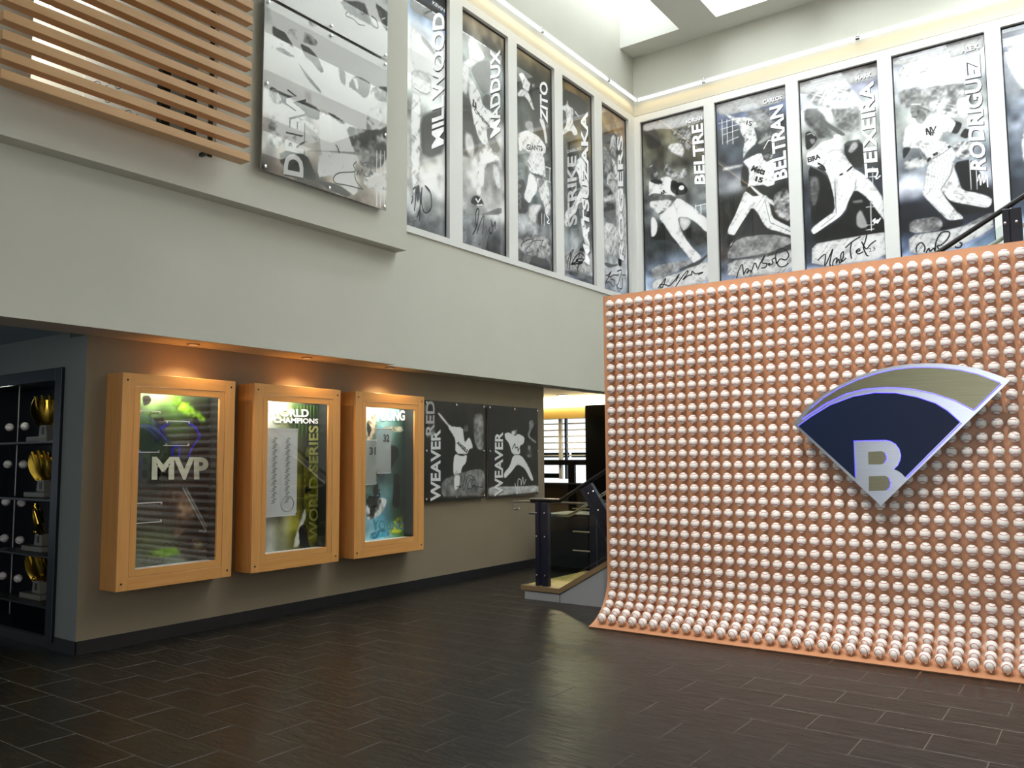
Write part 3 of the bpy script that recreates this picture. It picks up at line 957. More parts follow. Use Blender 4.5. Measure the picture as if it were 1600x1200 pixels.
def glove(t, c, ry, sc):
    """open fielding glove: cupped palm with four finger stalls and a thumb"""
    def P(x, y, z):
        cr, sr = math.cos(ry), math.sin(ry)
        return Vector((c[0] + sc * (x * cr - y * sr), c[1] + sc * (x * sr + y * cr), c[2] + sc * z))
    n, k = 14, 10
    vs, fs = [], []
    for i in range(n + 1):
        u = i / n
        wid = 0.05 + 0.085 * math.sin(math.pi * min(1, 0.12 + u * 0.62))
        for j in range(k + 1):
            v = j / k * 2 - 1
            cup = 0.05 * (v * v) + 0.03 * math.sin(math.pi * u) - 0.02
            vs.append(P(v * wid, -cup - 0.06 * u * u, u * 0.26))
    nb = len(vs)
    for i in range(n + 1):
        u = i / n
        wid = 0.05 + 0.085 * math.sin(math.pi * min(1, 0.12 + u * 0.62))
        for j in range(k + 1):
            v = j / k * 2 - 1
            cup = 0.05 * (v * v) + 0.03 * math.sin(math.pi * u) - 0.02
            vs.append(P(v * wid * 1.06, -cup - 0.06 * u * u + 0.022, u * 0.265))
    w = k + 1
    for i in range(n):
        for j in range(k):
            a = i * w + j
            fs.append((a, a + 1, a + w + 1, a + w))
            fs.append((nb + a, nb + a + w, nb + a + w + 1, nb + a + 1))
    for i in range(n):
        for j in (0, k):
            a = i * w + j
            fs.append((a, a + w, nb + a + w, nb + a))
    for i in (0, n):
        for j in range(k):
            a = i * w + j
            fs.append((a, nb + a, nb + a + 1, a + 1))
    g = MB().add(vs, fs).build('glove', 'gold', t, smooth=True)
    for q, v in enumerate((-0.72, -0.25, 0.22, 0.66)):
        m = MB().tube([P(v * 0.12, 0.0 - 0.03 * v * v, 0.12), P(v * 0.13, -0.03 - 0.03 * v * v, 0.22), P(v * 0.14, -0.075, 0.31 - 0.03 * v * v)], [0.022 * sc, 0.024 * sc, 0.014 * sc], 10)
        m.build('finger', 'gold', g, smooth=True)
    MB().tube([P(0.08, 0.0, 0.03), P(0.14, -0.03, 0.12), P(0.135, -0.07, 0.24)], [0.02 * sc, 0.026 * sc, 0.014 * sc], 10).build('thumb', 'gold', g, smooth=True)
GLAB = ['gold fielding glove trophy on the top shelf of the dark cabinet', 'gold fielding glove trophy on the second shelf of the dark cabinet',
        'gold fielding glove trophy on the third shelf of the dark cabinet', 'gold fielding glove trophy on the bottom shelf of the dark cabinet']
for k, z in enumerate(SHZ):
    t = thing('glove_trophy', (-8.32, 3.9, z), GLAB[k], 'trophy', 'glove trophies in the dark cabinet')
    MB().cbox(-8.52, -8.12, 3.80, 4.0, z + 0.001, z + 0.05, 0.004).build('base', 'trophy_base', t)
    MB().prism([(-8.40, z + 0.05), (-8.24, z + 0.05), (-8.26, z + 0.16), (-8.38, z + 0.16)], lambda a, b, d: (a, 3.86 + d, b), 0, 0.08).build('column', 'trophy_base', t)
    MB().box(-8.34, -8.30, 3.855, 3.8595, z + 0.075, z + 0.14).build('plaque', 'gasket', t)
    b = ball_mesh('b', 14, 10)
    b.v = [(p[0] * 0.55 - 8.39, p[1] * 0.55 + 3.87, p[2] * 0.55 + z + 0.175) for p in b.v]
    b.build('small_ball', 'gold', t, smooth=True)
    glove(t, (-8.32, 3.9, z + 0.155), (0.9, 0.4, -0.5, 0.2)[k], 0.95)
lamp('cabinet_light', 'POINT', (-8.8, 3.72, 2.26), 1.2, (0.85, 1.0, 0.8), parent=cab, shadow_soft_size=0.05)

SPEC = {
 'mi': dict(bg=[[40,40,40],[120,140,170],[215,220,228],[226,230,232],[190,196,194],[120,122,120],[165,168,165],[190,190,188],[150,152,152],[90,92,95]],
  ops=[['p',58,.02,[[.301,.924],[.992,.939],[.982,.864],[.604,.87],[.312,.859]],0],
   ['p',225,.03,[[.314,.798],[.506,.786],[.983,.719],[.983,.638],[.727,.647],[.317,.624]],0],
   ['p',150,.02,[[.516,.788],[.645,.779],[.983,.719],[.983,.698],[.715,.742],[.526,.764]],0],
   ['p',205,.02,[[.317,.62],[.528,.641],[.717,.637],[.727,.568],[.688,.551],[.472,.54],[.338,.538]],0],
   ['p',228,.015,[[.329,.537],[.472,.54],[.511,.516],[.503,.43],[.496,.272],[.479,.15],[.337,.139]],.1],
   ['p',95,.05,[[.512,.451],[.728,.498],[.983,.541],[.984,.356],[.691,.305],[.514,.313]],0],
   ['p',70,.03,[[.421,.169],[.488,.183],[.508,.132],[.441,.107]],0],
   ['s',110,.012,.004,[[.395,.556],[.51,.552],[.628,.557],[.687,.572]]]],
  txt=[['MILLWOOD',[[.967,.388],[.982,.941],[.734,.904],[.72,.344]],.03,'w',0],['KEVIN',[[.733,.942],[.982,.939],[.982,.954],[.733,.957]],.02,'w',0]],
  ink=[[[[.347,.128],[.366,.118],[.338,.096]],.02,'k'],
   [[[.374,.154],[.421,.165],[.413,.109],[.395,.072]],.02,'k'],
   [[[.442,.048],[.499,.092],[.517,.153],[.49,.04]],.02,'k'],
   [[[.536,.175],[.527,.114],[.595,.079],[.713,.108],[.702,.167],[.594,.187],[.692,.167]],.02,'k']]),
 'mx': dict(bg=[[140,130,115],[120,118,112],[165,172,172],[120,126,124],[105,108,106],[150,152,150],[140,142,140],[185,185,182],[175,175,172],[165,166,165],[110,112,114],[95,96,98]],
  ops=[['p',90,.03,[[.052,.626],[.272,.637],[.338,.514],[.052,.484]],0],
   ['p',95,.05,[[.06,.517],[.343,.547],[.402,.485],[.437,.435],[.248,.383],[.06,.374]],0],
   ['p',190,.05,[[.133,.482],[.272,.486],[.342,.44],[.318,.385],[.248,.378],[.133,.415]],0],
   ['p',205,.02,[[.064,.783],[.207,.783],[.24,.74],[.183,.641],[.063,.65]],0],
   ['p',232,.012,[[.196,.888],[.264,.916],[.331,.916],[.573,.862],[.526,.842],[.387,.796],[.229,.785],[.218,.845]],.08],
   ['p',215,.012,[[.075,.77],[.229,.813],[.433,.825],[.41,.799],[.207,.764]],0],
   ['p',120,.03,[[.433,.825],[.691,.863],[.689,.718],[.523,.689],[.454,.705],[.318,.74],[.251,.769]],0],
   ['p',225,.012,[[.206,.736],[.262,.734],[.454,.686],[.523,.633],[.687,.632],[.782,.618],[.733,.556],[.338,.514],[.261,.613],[.195,.674]],.1],
   ['p',110,.012,[[.512,.669],[.594,.698],[.676,.702],[.687,.637],[.616,.633],[.534,.643]],0],
   ['p',228,.012,[[.331,.546],[.659,.581],[.609,.546],[.632,.509],[.607,.474],[.522,.46],[.402,.49]],.1],
   ['p',118,.012,[[.596,.545],[.708,.559],[.807,.516],[.908,.481],[.831,.456],[.706,.456],[.608,.501]],0],
   ['p',232,.012,[[.485,.449],[.607,.476],[.706,.466],[.73,.444],[.92,.447],[.907,.415],[.73,.409],[.593,.386],[.544,.332],[.531,.278],[.483,.278],[.458,.237],[.363,.234],[.399,.31],[.425,.409]],.1],
   ['p',200,.03,[[.73,.409],[.881,.393],[.93,.306],[.828,.298],[.728,.349]],0],
   ['p',60,.008,[[.246,.191],[.281,.213],[.351,.231],[.458,.23],[.518,.213],[.529,.202],[.481,.191],[.339,.187]],0],
   ['p',240,.004,[[.351,.19],[.505,.205],[.525,.199],[.41,.187]],0],
   ['s',245,.02,.004,[[.363,.215],[.405,.204],[.453,.223]]],
   ['p',120,.01,[[.059,.125],[.481,.157],[.927,.226],[.926,.191],[.553,.16]],0],
   ['s',35,.03,.004,[[.317,.638],[.306,.613],[.366,.61],[.358,.628]]]],
  txt=[['MADDUX',[[.902,.564],[.912,.938],[.68,.908],[.672,.506]],.03,'w',0],['Cardinals',[[.339,.607],[.674,.564],[.65,.544],[.317,.591]],.03,'k',.3]],
  ink=[[[[.291,.057],[.373,.101],[.421,.167],[.386,.174],[.35,.147],[.361,.1],[.39,.109]],.02,'k'],
   [[[.373,.067],[.48,.138],[.529,.151],[.491,.071]],.02,'k'],
   [[[.523,.097],[.576,.113],[.6,.083],[.662,.117],[.649,.087],[.723,.107],[.687,.148],[.711,.111],[.774,.15],[.773,.115]],.02,'k']]),
 'zi': dict(bg=[[130,120,100],[80,80,74],[78,80,78],[85,88,86],[95,98,96],[120,124,122],[130,134,132],[120,124,124],[100,104,106],[140,142,144],[120,122,124],[85,86,90]],
  ops=[['p',225,.01,[[.143,.879],[.22,.896],[.285,.896],[.389,.874],[.455,.872],[.428,.85],[.4,.822],[.256,.82],[.231,.851]],.1],
   ['p',218,.01,[[.101,.781],[.178,.809],[.256,.82],[.4,.822],[.452,.799],[.518,.772],[.565,.752],[.49,.749],[.385,.781],[.281,.789],[.138,.771]],.1],
   ['p',165,.01,[[.482,.871],[.55,.881],[.571,.871],[.508,.854]],0],
   ['p',150,.012,[[.302,.666],[.407,.687],[.5,.687],[.512,.664],[.525,.641],[.431,.631],[.314,.648]],0],
   ['p',228,.01,[[.118,.576],[.145,.6],[.274,.625],[.379,.638],[.511,.639],[.673,.636],[.796,.618],[.864,.6],[.835,.568],[.779,.567],[.791,.529],[.438,.497],[.4,.532],[.27,.539],[.141,.512]],.1],
   ['p',222,.01,[[.4,.529],[.793,.566],[.843,.471],[.828,.445],[.609,.436],[.41,.446],[.332,.47]],.12],
   ['p',205,.012,[[.678,.725],[.761,.739],[.829,.721],[.908,.629],[.837,.617],[.785,.682],[.704,.703]],0],
   ['p',240,.008,[[.396,.44],[.528,.434],[.621,.404],[.605,.364],[.483,.33],[.403,.29],[.248,.311],[.328,.365]],.1],
   ['p',212,.01,[[.528,.434],[.856,.45],[.937,.395],[.966,.324],[.943,.273],[.818,.268],[.793,.315],[.659,.353],[.621,.404]],.15],
   ['p',195,.03,[[.403,.29],[.738,.316],[.627,.264],[.57,.207],[.36,.22]],0],
   ['p',90,.008,[[.41,.45],[.476,.444],[.746,.456],[.772,.441],[.663,.434],[.515,.438]],0],
   ['p',92,.04,[[.587,.266],[.778,.29],[.774,.221],[.57,.207]],0],
   ['p',92,.03,[[.099,.393],[.264,.393],[.315,.368],[.235,.31],[.363,.287],[.361,.244],[.105,.22]],0],
   ['p',100,.03,[[.086,.043],[1.029,.063],[1.028,.033],[.085,.011]],0],
   ['p',160,.02,[[.089,.12],[.952,.185],[.945,.062],[.099,.049]],.15],
   ['s',225,.012,.004,[[.845,.506],[.986,.509]]],
   ['s',225,.012,.004,[[.841,.439],[.982,.441]]],
   ['s',225,.012,.004,[[.958,.511],[.945,.446]]],
   ['s',230,.012,.004,[[.722,.271],[.719,.218]]],
   ['s',230,.012,.004,[[.791,.271],[.788,.218]]]],
  txt=[['ZITO',[[.908,.724],[.92,.931],[.693,.907],[.705,.728]],.03,'w',0],['GIANTS',[[.335,.54],[.766,.576],[.753,.599],[.329,.568]],.04,'k',0]],
  ink=[[[[.175,.077],[.214,.098],[.356,.121],[.461,.128],[.447,.108],[.328,.082],[.276,.064],[.353,.06],[.485,.078]],.015,'k'],
   [[[.368,.103],[.54,.129],[.77,.146]],.015,'k'],
   [[[.743,.144],[.701,.12],[.672,.094]],.015,'k'],
   [[[.646,.114],[.809,.112]],.015,'k'],
   [[[.846,.27],[.915,.256],[.858,.237],[.927,.237]],.018,'w']]),
 'mz': dict(bg=[[110,95,70],[96,92,82],[80,80,76],[120,110,84],[82,84,82],[78,80,80],[70,74,74],[74,78,78],[110,114,114],[140,144,146],[160,164,166],[105,108,116]],
  ops=[['p',75,.03,[[.085,.948],[.587,.965],[.896,.958],[.887,.865],[.667,.822],[.07,.732]],0],
   ['p',226,.01,[[.093,.856],[.224,.875],[.27,.91],[.297,.878],[.445,.881],[.458,.855],[.427,.837],[.439,.799],[.557,.781],[.57,.757],[.449,.74],[.362,.761],[.097,.706],[.084,.724],[.217,.771],[.234,.807],[.193,.842],[.106,.838]],.1],
   ['p',200,.01,[[.49,.879],[.639,.859],[.624,.853],[.474,.862]],0],
   ['p',228,.01,[[.56,.631],[.668,.651],[.775,.646],[.834,.616],[.768,.57],[.856,.512],[.64,.494],[.598,.54],[.481,.575]],.1],
   ['p',226,.01,[[.597,.529],[.907,.555],[.918,.505],[.882,.452],[.755,.412],[.587,.409],[.492,.348],[.328,.312],[.239,.286],[.181,.272],[.125,.297],[.185,.335],[.361,.367],[.468,.41],[.654,.484],[.611,.51]],.12],
   ['p',120,.015,[[.587,.404],[.755,.422],[.91,.419],[.907,.388],[.78,.349],[.657,.335],[.582,.35]],0],
   ['p',232,.008,[[.61,.327],[.748,.342],[.819,.267],[.908,.223],[.905,.196],[.767,.199],[.695,.254]],.1],
   ['p',225,.006,[[.11,.282],[.181,.277],[.237,.259],[.18,.258]],0],
   ['p',45,.02,[[.552,.161],[.736,.198],[.905,.191],[.904,.178],[.642,.162]],0],
   ['p',170,.03,[[.127,.121],[.919,.177],[1.075,.164],[1.066,.063],[.136,.041]],.1],
   ['p',95,.02,[[.136,.041],[1.065,.053],[1.063,.033],[.134,.017]],0]],
  txt=[['MATSUZAKA',[[.903,.105],[.907,.913],[.672,.885],[.698,.113]],.03,'w',0],['STRIKE',[[.518,.293],[.516,.642],[.234,.612],[.222,.253]],.03,'g',0],['DAISUKE',[[.235,.629],[.686,.69],[.682,.705],[.231,.645]],.02,'g',0]],
  ink=[[[[.193,.049],[.21,.083],[.315,.137],[.403,.155],[.313,.118],[.25,.047]],.022,'k'],
   [[[.339,.081],[.43,.115],[.581,.149],[.701,.146],[.73,.133],[.637,.108],[.458,.102],[.548,.117],[.699,.126]],.022,'k'],
   [[[.58,.144],[.503,.105],[.31,.075],[.667,.105],[.546,.088],[.507,.052]],.022,'k']]),
 'ro': dict(bg=[[150,130,110],[165,145,115],[110,105,98],[112,114,112],[90,94,94],[110,114,116],[90,92,94],[120,124,126],[175,178,180],[185,188,190],[170,172,175],[130,136,145]],
  ops=[['p',60,.02,[[.08,.821],[.686,.906],[.712,.822],[.39,.814],[.093,.786]],0],
   ['p',170,.015,[[.428,.839],[.539,.881],[.646,.87],[.691,.793],[.595,.747],[.384,.76]],.2],
   ['p',140,.02,[[.073,.753],[.248,.79],[.383,.749],[.524,.751],[.699,.713],[.686,.599],[.293,.568],[.162,.625],[.083,.686]],.3],
   ['p',205,.012,[[.453,.75],[.594,.736],[.73,.662],[.651,.612],[.514,.665]],.2],
   ['p',215,.01,[[.264,.623],[.48,.673],[.726,.635],[.722,.602],[.293,.568]],.1],
   ['p',178,.012,[[.28,.607],[.654,.638],[.871,.623],[1.007,.525],[1.001,.33],[.93,.207],[.781,.188],[.614,.295],[.591,.404],[.589,.536],[.431,.556]],.1],
   ['p',70,.03,[[.121,.563],[.397,.564],[.499,.535],[.148,.492]],0],
   ['p',190,.02,[[.114,.495],[.501,.545],[.607,.538],[.496,.508],[.145,.471]],.1],
   ['p',70,.03,[[.127,.46],[.531,.505],[.573,.403],[.153,.379]],0],
   ['p',200,.03,[[.151,.368],[.588,.383],[.614,.295],[.602,.199],[.151,.204]],.1],
   ['p',50,.012,[[.638,.196],[.729,.209],[.782,.194],[.759,.161],[.651,.16]],0],
   ['p',110,.02,[[.145,.152],[.456,.154],[.635,.17],[.633,.159],[.314,.128],[.143,.134]],0]],
  txt=[['ROGERS',[[.862,.195],[.907,.911],[.683,.879],[.692,.201]],.03,'w',0]],
  ink=[[[[.172,.082],[.258,.087],[.381,.114],[.238,.065],[.186,.052]],.022,'k'],
   [[[.257,.082],[.343,.081],[.449,.097],[.591,.104],[.664,.113]],.022,'k'],
   [[[.594,.125],[.775,.14],[.659,.076],[.584,.041],[.763,.04],[.788,.099]],.022,'k'],
   [[[.15,.04],[.305,.053],[.442,.034],[.499,.068],[.342,.071]],.022,'k'],
   [[[.532,.054],[.652,.019],[.727,.043]],.022,'k'],
   [[[.772,.114],[.919,.122]],.018,'k']]),
 'ad': dict(bg=[[120,112,104],[110,108,96],[95,95,88],[96,96,90],[130,132,128],[108,110,110],[120,124,126],[70,74,74],[70,74,76],[120,128,140],[135,146,162],[175,186,204]],
  ops=[['p',176,.01,[[.019,.996],[.2,.994],[.997,.995],[.992,.925],[.468,.923],[.334,.942],[.023,.951]],0],
   ['p',70,.04,[[.071,.942],[.238,.951],[.327,.836],[.08,.847]],0],
   ['p',205,.03,[[.408,.834],[.462,.844],[.569,.842],[.635,.829],[.671,.787],[.642,.752],[.564,.768],[.433,.808]],.05],
   ['s',190,.03,.006,[[.616,.845],[.677,.868],[.752,.918]]],
   ['p',160,.03,[[.44,.913],[.601,.918],[.785,.911],[.775,.774],[.672,.797],[.635,.838]],.3],
   ['p',170,.04,[[.348,.737],[.429,.736],[.452,.691],[.584,.671],[.665,.697],[.715,.66],[.66,.627],[.343,.665]],.2],
   ['p',90,.03,[[.129,.745],[.225,.743],[.251,.716],[.248,.668],[.179,.649],[.125,.668]],.3],
   ['p',48,.01,[[.11,.664],[.234,.664],[.328,.638],[.314,.629],[.178,.639]],0],
   ['p',236,.01,[[.097,.665],[.131,.653],[.232,.633],[.327,.631],[.275,.666],[.357,.669],[.437,.658],[.476,.636],[.499,.591],[.522,.528],[.09,.559]],.08],
   ['p',45,.012,[[.456,.638],[.516,.635],[.554,.616],[.62,.615],[.671,.593],[.708,.566],[.668,.546],[.549,.547],[.458,.57],[.433,.601]],0],
   ['p',245,.005,[[.565,.586],[.579,.597],[.619,.599],[.651,.589],[.65,.575],[.617,.571],[.578,.576]],0],
   ['p',110,.012,[[.092,.58],[.175,.589],[.35,.566],[.444,.56],[.535,.534],[.481,.519],[.389,.54],[.227,.542],[.104,.555]],.2],
   ['p',225,.012,[[.103,.546],[.254,.54],[.389,.537],[.468,.52],[.425,.48],[.236,.464],[.169,.497],[.102,.517]],.12],
   ['p',28,.004,[[.242,.465],[.358,.479],[.372,.483],[.374,.475],[.262,.458]],0],
   ['p',240,.02,[[.119,.457],[.18,.449],[.225,.407],[.209,.365],[.16,.339],[.112,.347]],0],
   ['p',238,.01,[[.235,.454],[.372,.483],[.481,.514],[.549,.538],[.754,.476],[.854,.436],[1.003,.385],[1.006,.338],[.972,.313],[.824,.378],[.698,.414],[.542,.429],[.564,.376],[.638,.31],[.763,.242],[.9,.186],[.796,.166],[.745,.164],[.658,.22],[.544,.273],[.429,.332],[.326,.391]],.06],
   ['p',60,.03,[[.287,.427],[.429,.332],[.532,.284],[.557,.263],[.453,.293],[.334,.314],[.111,.328],[.112,.337],[.215,.35]],0],
   ['p',200,.03,[[.568,.427],[.698,.414],[.748,.387],[.681,.354],[.615,.344],[.565,.385]],0],
   ['p',70,.03,[[.621,.339],[.824,.368],[.947,.319],[.982,.275],[.815,.248],[.715,.291]],.3],
   ['p',42,.006,[[.972,.313],[1.012,.338],[1.015,.292],[.983,.294]],0],
   ['p',150,.01,[[.109,.179],[.708,.185],[.745,.164],[.508,.13],[.118,.098]],.2],
   ['p',205,.01,[[.118,.098],[.508,.121],[.885,.157],[1.024,.163],[1.04,.048],[.114,.041]],.06],
   ['p',92,.008,[[.509,.135],[.732,.16],[.796,.164],[.899,.181],[1.015,.214],[1.014,.2],[.859,.149],[.73,.142]],0],
   ['p',150,.006,[[.182,.702],[.237,.708],[.249,.687],[.214,.671],[.181,.683]],.5],
   ['s',200,.012,.004,[[.115,.742],[.157,.746]]],
   ['s',180,.012,.006,[[.313,.624],[.422,.635]]],
   ['s',170,.02,.01,[[.481,.514],[.543,.443]]],
   ['s',190,.02,.01,[[.301,.431],[.435,.427]]],
   ['s',235,.014,.003,[[.818,.476],[.822,.429]]],
   ['s',235,.014,.003,[[.895,.471],[.898,.424]]],
   ['s',235,.014,.003,[[.983,.465],[.986,.418]]],
   ['s',235,.012,.003,[[.818,.469],[1.022,.471]]]],
  txt=[['BELTRE',[[.973,.577],[.959,.916],[.785,.918],[.814,.589]],.03,'w',0],['ADRIAN',[[.701,.933],[.957,.935],[.95,.957],[.693,.955]],.03,'w',0],['AR',[[.289,.564],[.378,.576],[.346,.598],[.27,.584]],.05,'k',0]],
  ink=[[[[.21,.051],[.293,.084],[.334,.099],[.277,.052],[.238,.068],[.318,.067],[.385,.056],[.466,.081],[.547,.114],[.485,.075]],.02,'k'],
   [[[.483,.047],[.571,.089],[.625,.11],[.678,.126],[.664,.108],[.597,.079],[.676,.098],[.728,.1],[.742,.118],[.792,.102],[.906,.105],[.83,.095]],.02,'k']]),
 'ca': dict(bg=[[130,126,128],[120,128,150],[92,96,100],[80,86,92],[84,86,92],[120,122,126],[60,62,60],[66,62,56],[72,72,72],[84,80,78],[125,132,145],[150,162,184]],
  ops=[['p',168,.01,[[.005,.996],[.986,.995],[.979,.92],[.546,.919],[.053,.927]],0],
   ['p',120,.05,[[.418,.921],[.771,.912],[.785,.8],[.61,.787],[.49,.866]],.3],
   ['p',110,.04,[[.609,.778],[.956,.794],[.958,.69],[.628,.709]],.35],
   ['p',212,.012,[[.094,.948],[.185,.924],[.3,.898],[.391,.895],[.492,.88],[.565,.849],[.601,.824],[.537,.818],[.56,.792],[.581,.742],[.426,.702],[.372,.668],[.376,.721],[.412,.771],[.357,.8],[.323,.862],[.247,.884]],.15],
   ['p',150,.02,[[.581,.742],[.745,.766],[.781,.753],[.605,.726]],0],
   ['p',190,.04,[[.071,.649],[.357,.645],[.369,.63],[.082,.626]],0],
   ['p',70,.008,[[.646,.698],[.692,.727],[.755,.734],[.803,.718],[.818,.688],[.798,.671],[.748,.661],[.675,.672]],.2],
   ['p',175,.01,[[.65,.669],[.785,.662],[.771,.64],[.697,.634],[.661,.649]],.3],
   ['p',238,.008,[[.364,.657],[.474,.674],[.626,.685],[.66,.644],[.696,.632],[.796,.643],[.779,.592],[.811,.538],[.782,.493],[.436,.519],[.456,.608],[.395,.642]],.08],
   ['p',238,.008,[[.439,.557],[.774,.531],[.734,.497],[.612,.515],[.462,.522],[.423,.515]],.06],
   ['p',56,.02,[[.357,.64],[.444,.614],[.436,.519],[.322,.527]],0],
   ['p',52,.012,[[.423,.515],[.511,.516],[.636,.513],[.709,.496],[.658,.474],[.607,.463],[.507,.461],[.458,.484],[.396,.498]],0],
   ['p',238,.008,[[.383,.499],[.445,.48],[.494,.462],[.657,.46],[.704,.442],[.744,.336],[.839,.307],[1.015,.263],[1.011,.222],[.834,.256],[.69,.279],[.619,.311],[.549,.373],[.477,.406],[.398,.369],[.278,.309],[.211,.271],[.115,.291],[.137,.323],[.233,.38],[.315,.446]],.08],
   ['p',62,.02,[[.477,.406],[.549,.373],[.619,.311],[.69,.274],[.59,.261],[.236,.264],[.264,.291],[.397,.359]],0],
   ['p',226,.006,[[.461,.517],[.486,.518],[.608,.468],[.776,.418],[.917,.376],[.916,.364],[.857,.371],[.702,.414],[.533,.478]],.05],
   ['p',150,.03,[[.754,.443],[.939,.481],[1.005,.421],[.993,.292],[.793,.342]],.5],
   ['p',35,.008,[[.115,.288],[.199,.278],[.21,.261],[.149,.231],[.103,.224]],0],
   ['p',225,.004,[[.149,.226],[.183,.243],[.189,.238],[.162,.223]],0],
   ['p',142,.01,[[.261,.258],[.688,.255],[1.01,.212],[1.007,.18],[.654,.154],[.111,.152],[.114,.195]],.2],
   ['p',84,.008,[[.654,.15],[.826,.168],[1.05,.196],[1.047,.169],[.873,.156],[.677,.135]],0],
   ['p',190,.01,[[.11,.147],[.653,.136],[1.046,.16],[1.036,.046],[.103,.051]],.08],
   ['p',110,.005,[[.687,.671],[.737,.669],[.748,.656],[.698,.655]],0],
   ['s',230,.014,.004,[[.665,.701],[.73,.738],[.792,.733]]],
   ['s',40,.01,.003,[[.66,.647],[.709,.631],[.783,.639]]],
   ['s',70,.008,.003,[[.654,.432],[.717,.31],[.837,.283],[1.007,.24]]],
   ['s',170,.015,.006,[[.549,.373],[.654,.427]]],
   ['s',170,.015,.006,[[.245,.379],[.35,.405]]],
   ['s',205,.01,.003,[[.037,.891],[.326,.894]]],
   ['s',205,.01,.003,[[.069,.856],[.323,.862]]],
   ['s',205,.01,.003,[[.098,.824],[.321,.833]]],
   ['s',205,.01,.003,[[.137,.781],[.318,.794]]],
   ['s',205,.01,.003,[[.085,.909],[.087,.775]]],
   ['s',205,.01,.003,[[.157,.902],[.159,.769]]],
   ['s',205,.01,.003,[[.235,.895],[.237,.762]]]],
  txt=[['BELTRAN',[[.967,.525],[.942,.909],[.758,.908],[.791,.52]],.03,'w',0],['CARLOS',[[.673,.933],[.932,.936],[.928,.958],[.669,.956]],.03,'w',0],['Mets',[[.468,.598],[.665,.558],[.681,.595],[.496,.629]],.05,'k',.25],['15',[[.526,.54],[.625,.521],[.652,.548],[.547,.565]],.06,'k',0],['15',[[.431,.847],[.507,.831],[.515,.859],[.44,.871]],.04,'k',0]],
  ink=[[[[.232,.05],[.26,.086],[.314,.117],[.324,.088],[.334,.059]],.02,'k'],
   [[[.341,.068],[.375,.09],[.399,.084],[.373,.066],[.425,.082],[.436,.068],[.477,.108],[.502,.111],[.519,.087]],.02,'k'],
   [[[.524,.077],[.577,.117],[.629,.147],[.616,.133],[.589,.111],[.65,.103],[.636,.085],[.574,.084]],.02,'k'],
   [[[.65,.099],[.699,.101],[.674,.093],[.735,.099],[.725,.118],[.774,.125],[.783,.096],[.834,.117],[.905,.108],[.949,.129],[.91,.158],[.826,.168],[.775,.138],[.779,.11],[.818,.08],[.89,.077],[.939,.092]],.02,'k']]),
 'te': dict(bg=[[140,134,132],[170,172,186],[185,188,190],[130,132,130],[150,152,150],[110,112,112],[66,70,76],[80,84,92],[60,64,70],[50,54,58],[70,74,84],[196,206,226]],
  ops=[['p',176,.01,[[-.01,.988],[.999,.988],[.991,.92],[.626,.923],[.49,.924],[.021,.929]],0],
   ['p',200,.05,[[.069,.933],[.433,.929],[.626,.919],[.728,.832],[.525,.824],[.365,.83],[.182,.866]],.15],
   ['p',130,.05,[[.388,.828],[.569,.811],[.771,.809],[.757,.685],[.601,.69],[.491,.718],[.418,.788]],.45],
   ['p',105,.05,[[.05,.86],[.273,.839],[.42,.688],[.234,.686],[.18,.737],[.055,.785]],.3],
   ['p',80,.008,[[.238,.787],[.268,.796],[.313,.775],[.556,.689],[.566,.675],[.51,.68],[.333,.741]],0],
   ['p',52,.012,[[.055,.729],[.098,.739],[.167,.724],[.211,.692],[.198,.68],[.125,.649],[.059,.645]],.3],
   ['p',50,.03,[[.552,.645],[.774,.639],[.781,.5],[.627,.513],[.546,.591]],.3],
   ['p',170,.04,[[.64,.633],[.707,.636],[.726,.607],[.635,.579],[.58,.593]],0],
   ['p',236,.008,[[.064,.631],[.171,.645],[.256,.67],[.418,.674],[.42,.692],[.477,.692],[.521,.674],[.529,.647],[.503,.608],[.577,.561],[.627,.513],[.068,.557]],.06],
   ['p',236,.008,[[.084,.593],[.576,.553],[.629,.526],[.649,.507],[.777,.466],[.88,.414],[1,.326],[1.008,.213],[.979,.236],[.888,.29],[.808,.348],[.66,.403],[.589,.364],[.515,.298],[.422,.273],[.212,.232],[.117,.213],[.084,.235],[.109,.252],[.252,.284],[.404,.314],[.389,.387],[.351,.467],[.32,.505],[.222,.563]],.07],
   ['p',40,.015,[[.081,.565],[.218,.527],[.33,.486],[.389,.387],[.381,.316],[.252,.288],[.098,.262],[.089,.408]],.5],
   ['p',120,.05,[[.087,.505],[.192,.502],[.234,.453],[.166,.357],[.096,.362]],.2],
   ['p',34,.015,[[.589,.36],[.671,.398],[.808,.344],[.978,.232],[1.007,.204],[1.014,.174],[.788,.17],[.48,.175],[.241,.181],[.126,.183],[.128,.21],[.421,.259],[.537,.296]],.3],
   ['p',150,.03,[[.658,.279],[.715,.302],[.775,.245],[.793,.209],[.705,.206],[.652,.227]],0],
   ['p',120,.03,[[.61,.349],[.743,.349],[.751,.33],[.631,.334]],0],
   ['p',34,.003,[[.468,.49],[.519,.495],[.524,.485],[.472,.481]],0],
   ['p',34,.003,[[.559,.501],[.634,.52],[.644,.511],[.569,.492]],0],
   ['p',44,.01,[[.24,.172],[1.015,.178],[1.019,.169],[.089,.167]],0],
   ['p',206,.006,[[.089,.167],[.412,.171],[.8,.174],[1.025,.173],[1.042,.047],[.077,.05]],.04],
   ['s',190,.012,.004,[[.084,.722],[.144,.726],[.178,.709]]],
   ['p',130,.008,[[.106,.697],[.176,.695],[.186,.676],[.138,.666]],0],
   ['s',160,.02,.008,[[.342,.608],[.401,.617],[.503,.608]]],
   ['s',170,.015,.006,[[.347,.539],[.386,.582],[.445,.604]]],
   ['s',170,.012,.005,[[.399,.486],[.405,.377]]],
